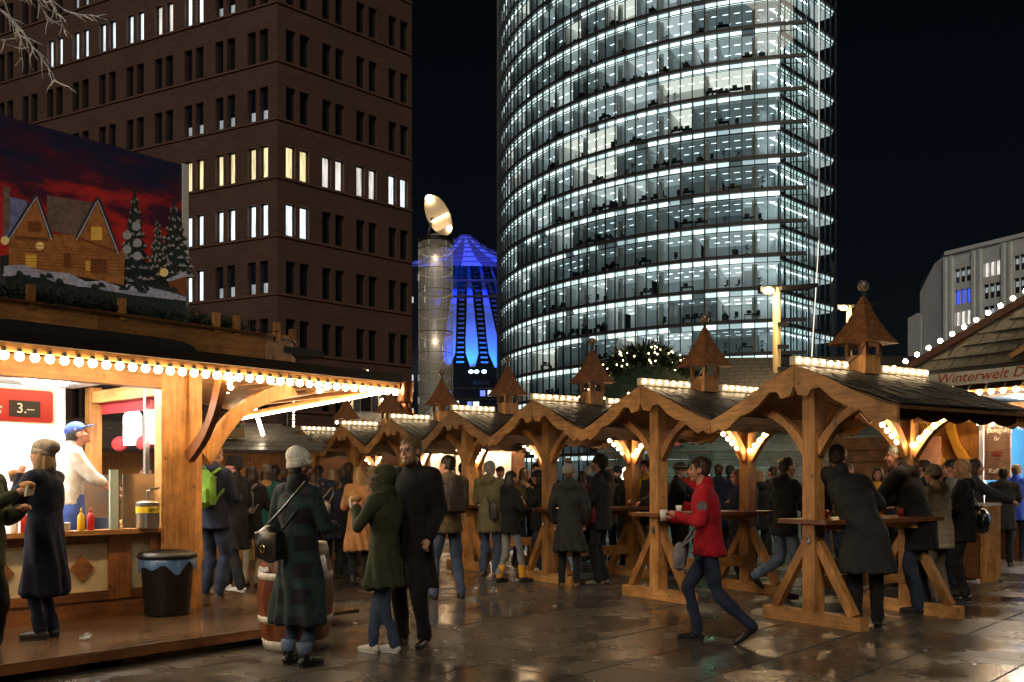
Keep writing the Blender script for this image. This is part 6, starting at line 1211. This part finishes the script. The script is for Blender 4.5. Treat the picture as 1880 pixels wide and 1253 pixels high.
P25 = person(1300, 1180, 1.72, 76, 'woman in red jacket striding past with a grey bag', 'red', .84, 'darkdenim', 'leather', 'f', lh='chest', rh=(.10, .30, 1.18), legs='stride', lean=(0, .04), hair='short', hairc='brown', puff=.06); handbag(P25, 'grey bag swinging from the arm of the woman in red', mat('grey_felt_bag', (.20, .19, .21), .8), (-.22, .24, .80), (.34, .13, .26), (-.16, .06, 1.12)); mug(P25, 0, 'pale cup carried by the striding woman in red')
text('✦', .10, K['white'], 'sleeve_badge', P25['root'], tuple(P25['arms'][1][0] + Vector((-.085, 0, -.10))), (R(90), 0, R(-90))) if False else MB().prism([(.045 * math.cos(t * .4488), .045 * math.sin(t * .4488)) for t in range(14)], (0, 1, 0), (0, 0, 1), (-.012, 0, 0), P25['arms'][1][0].lerp(P25['arms'][1][1], .45) + Vector((-.062, 0, 0))).build('sleeve_badge', K['grey'], P25['root'])
P26 = person(1358, 1072, 1.64, 78, 'red haired woman with glasses in a dark coat by the shelter post', 'navy', .58, 'black', 'dark', 'f', lh='front', rh='front', hair='bob', hairc='red', glasses=True, hood='down')
P27 = person(1396, 1030, 1.66, 5, 'blonde woman in dark coat standing beyond the table', 'black', .6, 'black', 'dark', 'f', lh='front', rh='front', hair='bob', hairc='blond', hood='down')
P28 = person(1442, 1098, 1.80, -72, 'man with glasses in a black jacket and light jeans resting one knee', 'black', .80, 'lightdenim', 'dark', lh='table', rh='table', legs='bent', hair='short', hairc='dark', glasses=True, puff=.05, hood='down')
P29 = person(1590, 1150, 1.84, -18, 'man in black overcoat leaning sideways on the shelter table', 'charcoal', .52, 'black', 'leather', lh='table', rh=(.30, .40, 1.14), lean=(-.20, .06), hair='short', hairc='brown', flare=.08, puff=.13, yaw=-15, detail=1.1, wr=.013)
P30 = person(1692, 1126, 1.88, 48, 'grey haired man in black parka bending towards his companion', 'black', .66, 'darkdenim', 'dark', lh='table', rh='table', lean=(-.02, .17), hair='short', hairc='grey', hood='down', puff=.16, yaw=15)
P31 = person(1726, 1112, 1.66, 30, 'person in beige quilted jacket and knitted hat', 'beige', .72, 'taupe', 'dark', 'f', lh='front', rh='front', hair='short', hairc='brown', hat='beanie', hatc='greywool', quilt=True, puff=.12, hood='down', lean=(0, .06))
P32 = person(1768, 1104, 1.74, 62, 'woman with curly blonde hair in black jacket carrying a large black bag', 'black', .74, 'black', 'leather', 'f', lh='front', rh='front', hair='curly', hairc='blond', hood='down', glasses=True, legs='close'); handbag(P32, 'large black leather bag on the curly blonde woman', leather, (.12, -.22, .98), (.42, .16, .32), (.12, -.04, 1.42))
P33 = person(1788, 1066, 1.80, -112, 'curly haired man in dark jacket reaching across the counter', 'charcoal', .78, 'darkdenim', 'suede', lh='reach', rh='reach', hair='curly', hairc='brown', legs='step', yaw=-5)
P34 = person(1866, 1030, 1.78, -42, 'person in blue jacket standing at the food stall counter', 'blue', .74, 'navy', 'dark', lh='front', rh='table', hair='short', hairc='light', puff=.12)
# ---- others further back
BACK = [(520, 1030, 1.72, 20, 'navy', 'short', 'light', 'person in navy jacket in the crowd near the cream shutters'), (560, 1022, 1.68, 160, 'black', 'bob', 'dark', 'woman in black facing out of the crowd by the shutters'), (585, 1030, 1.76, -10, 'charcoal', 'short', 'dark', 'dark haired man in charcoal coat by the shutters'), (630, 1020, 1.74, 5, 'brown', 'short', 'light', 'fair haired person in brown jacket by the shutters'), (646, 1026, 1.66, 30, 'black', 'bob', 'brown', 'brown haired woman in black by the shutters'),
        (690, 1018, 1.74, -150, 'wine', 'short', 'brown', 'person in dark red jacket among the far shelters'), (790, 1020, 1.74, 10, 'black', 'short', 'dark', 'man in black behind the bearded man'), (865, 1016, 1.70, 170, 'black', 'short', 'brown', 'man in black under the middle shelters'), (918, 1020, 1.76, -160, 'taupe', 'short', 'brown', 'man in taupe jacket behind the khaki parka'), (1068, 1030, 1.66, -20, 'wine', 'long', 'dark', 'long haired woman in dark red behind the bobble hat'),
        (1134, 1028, 1.74, 150, 'black', 'short', 'dark', 'bearded man in black beanie between the shelters'), (1292, 1020, 1.72, 20, 'black', 'short', 'dark', 'man in black behind the red jackets'), (1340, 1022, 1.78, -60, 'black', 'short', 'dark', 'tall dark haired man in black near the lodge doors'), (1420, 1020, 1.76, 30, 'navy', 'short', 'brown', 'man in navy in front of the lodge wall'), (1612, 1048, 1.70, 150, 'mustard', 'bob', 'brown', 'person in mustard yellow jacket across the table'), (1738, 1056, 1.72, 20, 'black', 'short', 'dark', 'dark clothed person between the quilted jacket and the kiosk'), (470, 1024, 1.70, 30, 'taupe', 'bob', 'light', 'person in taupe coat deep in the queue'), (540, 1014, 1.72, 0, 'camel', 'short', 'brown', 'person in tan coat deep in the crowd')]
BACK += [(505, 1046, 1.74, 40, 'charcoal', 'short', 'dark', 'man in charcoal coat queueing beyond the plaid coat'), (575, 1050, 1.66, -30, 'taupe', 'long', 'brown', 'long haired woman in taupe between the plaid coat and fur collar'), (640, 1044, 1.78, 10, 'black', 'short', 'brown', 'tall man in black beyond the camel coat'), (770, 1040, 1.70, 160, 'navy', 'bob', 'light', 'woman in navy behind the black coat'), (850, 1034, 1.80, -30, 'charcoal', 'short', 'black', 'man in charcoal at the shelter table beyond the dark backpack'), (1015, 1026, 1.72, -150, 'navy', 'short', 'light', 'fair man in navy behind the bobble hat'), (1080, 1018, 1.76, 20, 'black', 'short', 'grey', 'grey haired man in black deep under the shelters'), (1118, 1040, 1.68, 160, 'taupe', 'bob', 'red', 'red haired woman in taupe behind the tall beanie man'),
    (1215, 1030, 1.70, 20, 'charcoal', 'bob', 'brown', 'woman in charcoal behind the young man in the yellow scarf'), (1320, 1040, 1.76, -20, 'navy', 'short', 'brown', 'man in navy behind the red haired woman'), (1378, 1046, 1.74, 70, 'black', 'short', 'grey', 'grey man in black between two shelters'), (1490, 1050, 1.70, 165, 'wine', 'bob', 'blond', 'blonde woman in dark red across the nearest table'), (1530, 1034, 1.76, 10, 'charcoal', 'short', 'dark', 'man in charcoal before the lodge wall'), (1640, 1050, 1.68, 60, 'navy', 'long', 'dark', 'long haired woman in navy beyond the grey haired man'), (1698, 1068, 1.78, 40, 'black', 'short', 'brown', 'man in black close behind the quilted jacket'), (1842, 1040, 1.70, -30, 'charcoal', 'short', 'dark', 'dark person next to the blue jacket at the counter'), (1556, 1066, 1.74, 150, 'khaki', 'short', 'light', 'fair man in khaki across the table from the overcoat'), (1664, 1078, 1.72, 110, 'brown', 'bob', 'brown', 'woman in brown squeezed beside the grey haired man'), (1748, 1082, 1.76, 70, 'grey', 'short', 'dark', 'man in grey coat behind the curly blonde woman')]
for i, (x, y, h, fc, tp_, hr, hc_, lab) in enumerate(BACK):
    person(x, y, h, fc, lab, tp_, .66 + .06 * (i % 3), 'black' if i % 2 else 'darkdenim', 'dark', 'f' if hr in ('bob', 'long') else 'm', lh='front', rh='front' if i % 3 else 'table', hair=hr, hairc=hc_, hood='down' if i % 2 else None, hat='beanie' if i == 10 else None, beard='dark' if i == 10 else None, detail=.8)
P40 = person(0, 0, 1.66, 172, 'long haired woman seen through the open side of the snack stall', 'black', .74, 'black', 'dark', 'f', lh='front', rh='front', hair='longer', hairc='dark', loc=LS(.75, 2.6, .05), yaw=-40)
P41 = person(0, 0, 1.66, 20, 'dark haired person standing outside the snack stall opening', 'black', .74, 'black', 'dark', 'f', lh='front', rh='front', hair='bob', hairc='dark', loc=LS(.2, 3.4, .05))
flush()
# mugs and glasses on the shelter tables
for k, (dx, dy) in enumerate(((.3, .1), (.9, -.12), (1.2, .15), (.6, -.2), (1.4, -.05), (.2, -.15), (.8, .2))):
    hk = k % 4; c_, s_ = math.cos(HA), math.sin(HA); o = thing('mug', 'mulled wine mug standing on a shelter table', 'mug', (3.125 - 1.29 * hk + dx * c_ - dy * s_, 9.6 + 2 * hk + dx * s_ + dy * c_, 1.0835), k, 'mugs on the shelter tables')
    MB().lathe([(.033, 0), (.04, .09), (.036, .09), (.03, .01)], 14).build('mug_body', MATS['sign_white'] if k % 2 else mat('red_mug', (.3, .02, .02), .3), o, True); MB().tube([(.037, 0, .075), (.062, 0, .065), (.06, 0, .03), (.035, 0, .02)], .006, 6).build('handle', MATS['sign_white'] if k % 2 else MATS['red_mug'], o)

st_ = thing('serving_table', 'tall wooden serving table with a pale top beside the curly haired man', 'table', gp(1808, 1072), RA)
MB().box((-.75, .20, 1.14), (1.5, .50, .04)).build('top', mat('pale_table_top', (.6, .57, .52), .35), st_); MB().box((-.03, .20, .56), (.05, .44, 1.11)).build('end_panel', pine, st_); MB().box((-1.42, .20, .56), (.05, .44, 1.11)).build('end_panel', pine, st_); MB().box((-.725, .02, .56), (1.33, .04, 1.0)).build('front_panel', pine_dark, st_); MB().box((-.725, .22, .60), (1.29, .34, .03)).build('shelf', pine_x, st_)
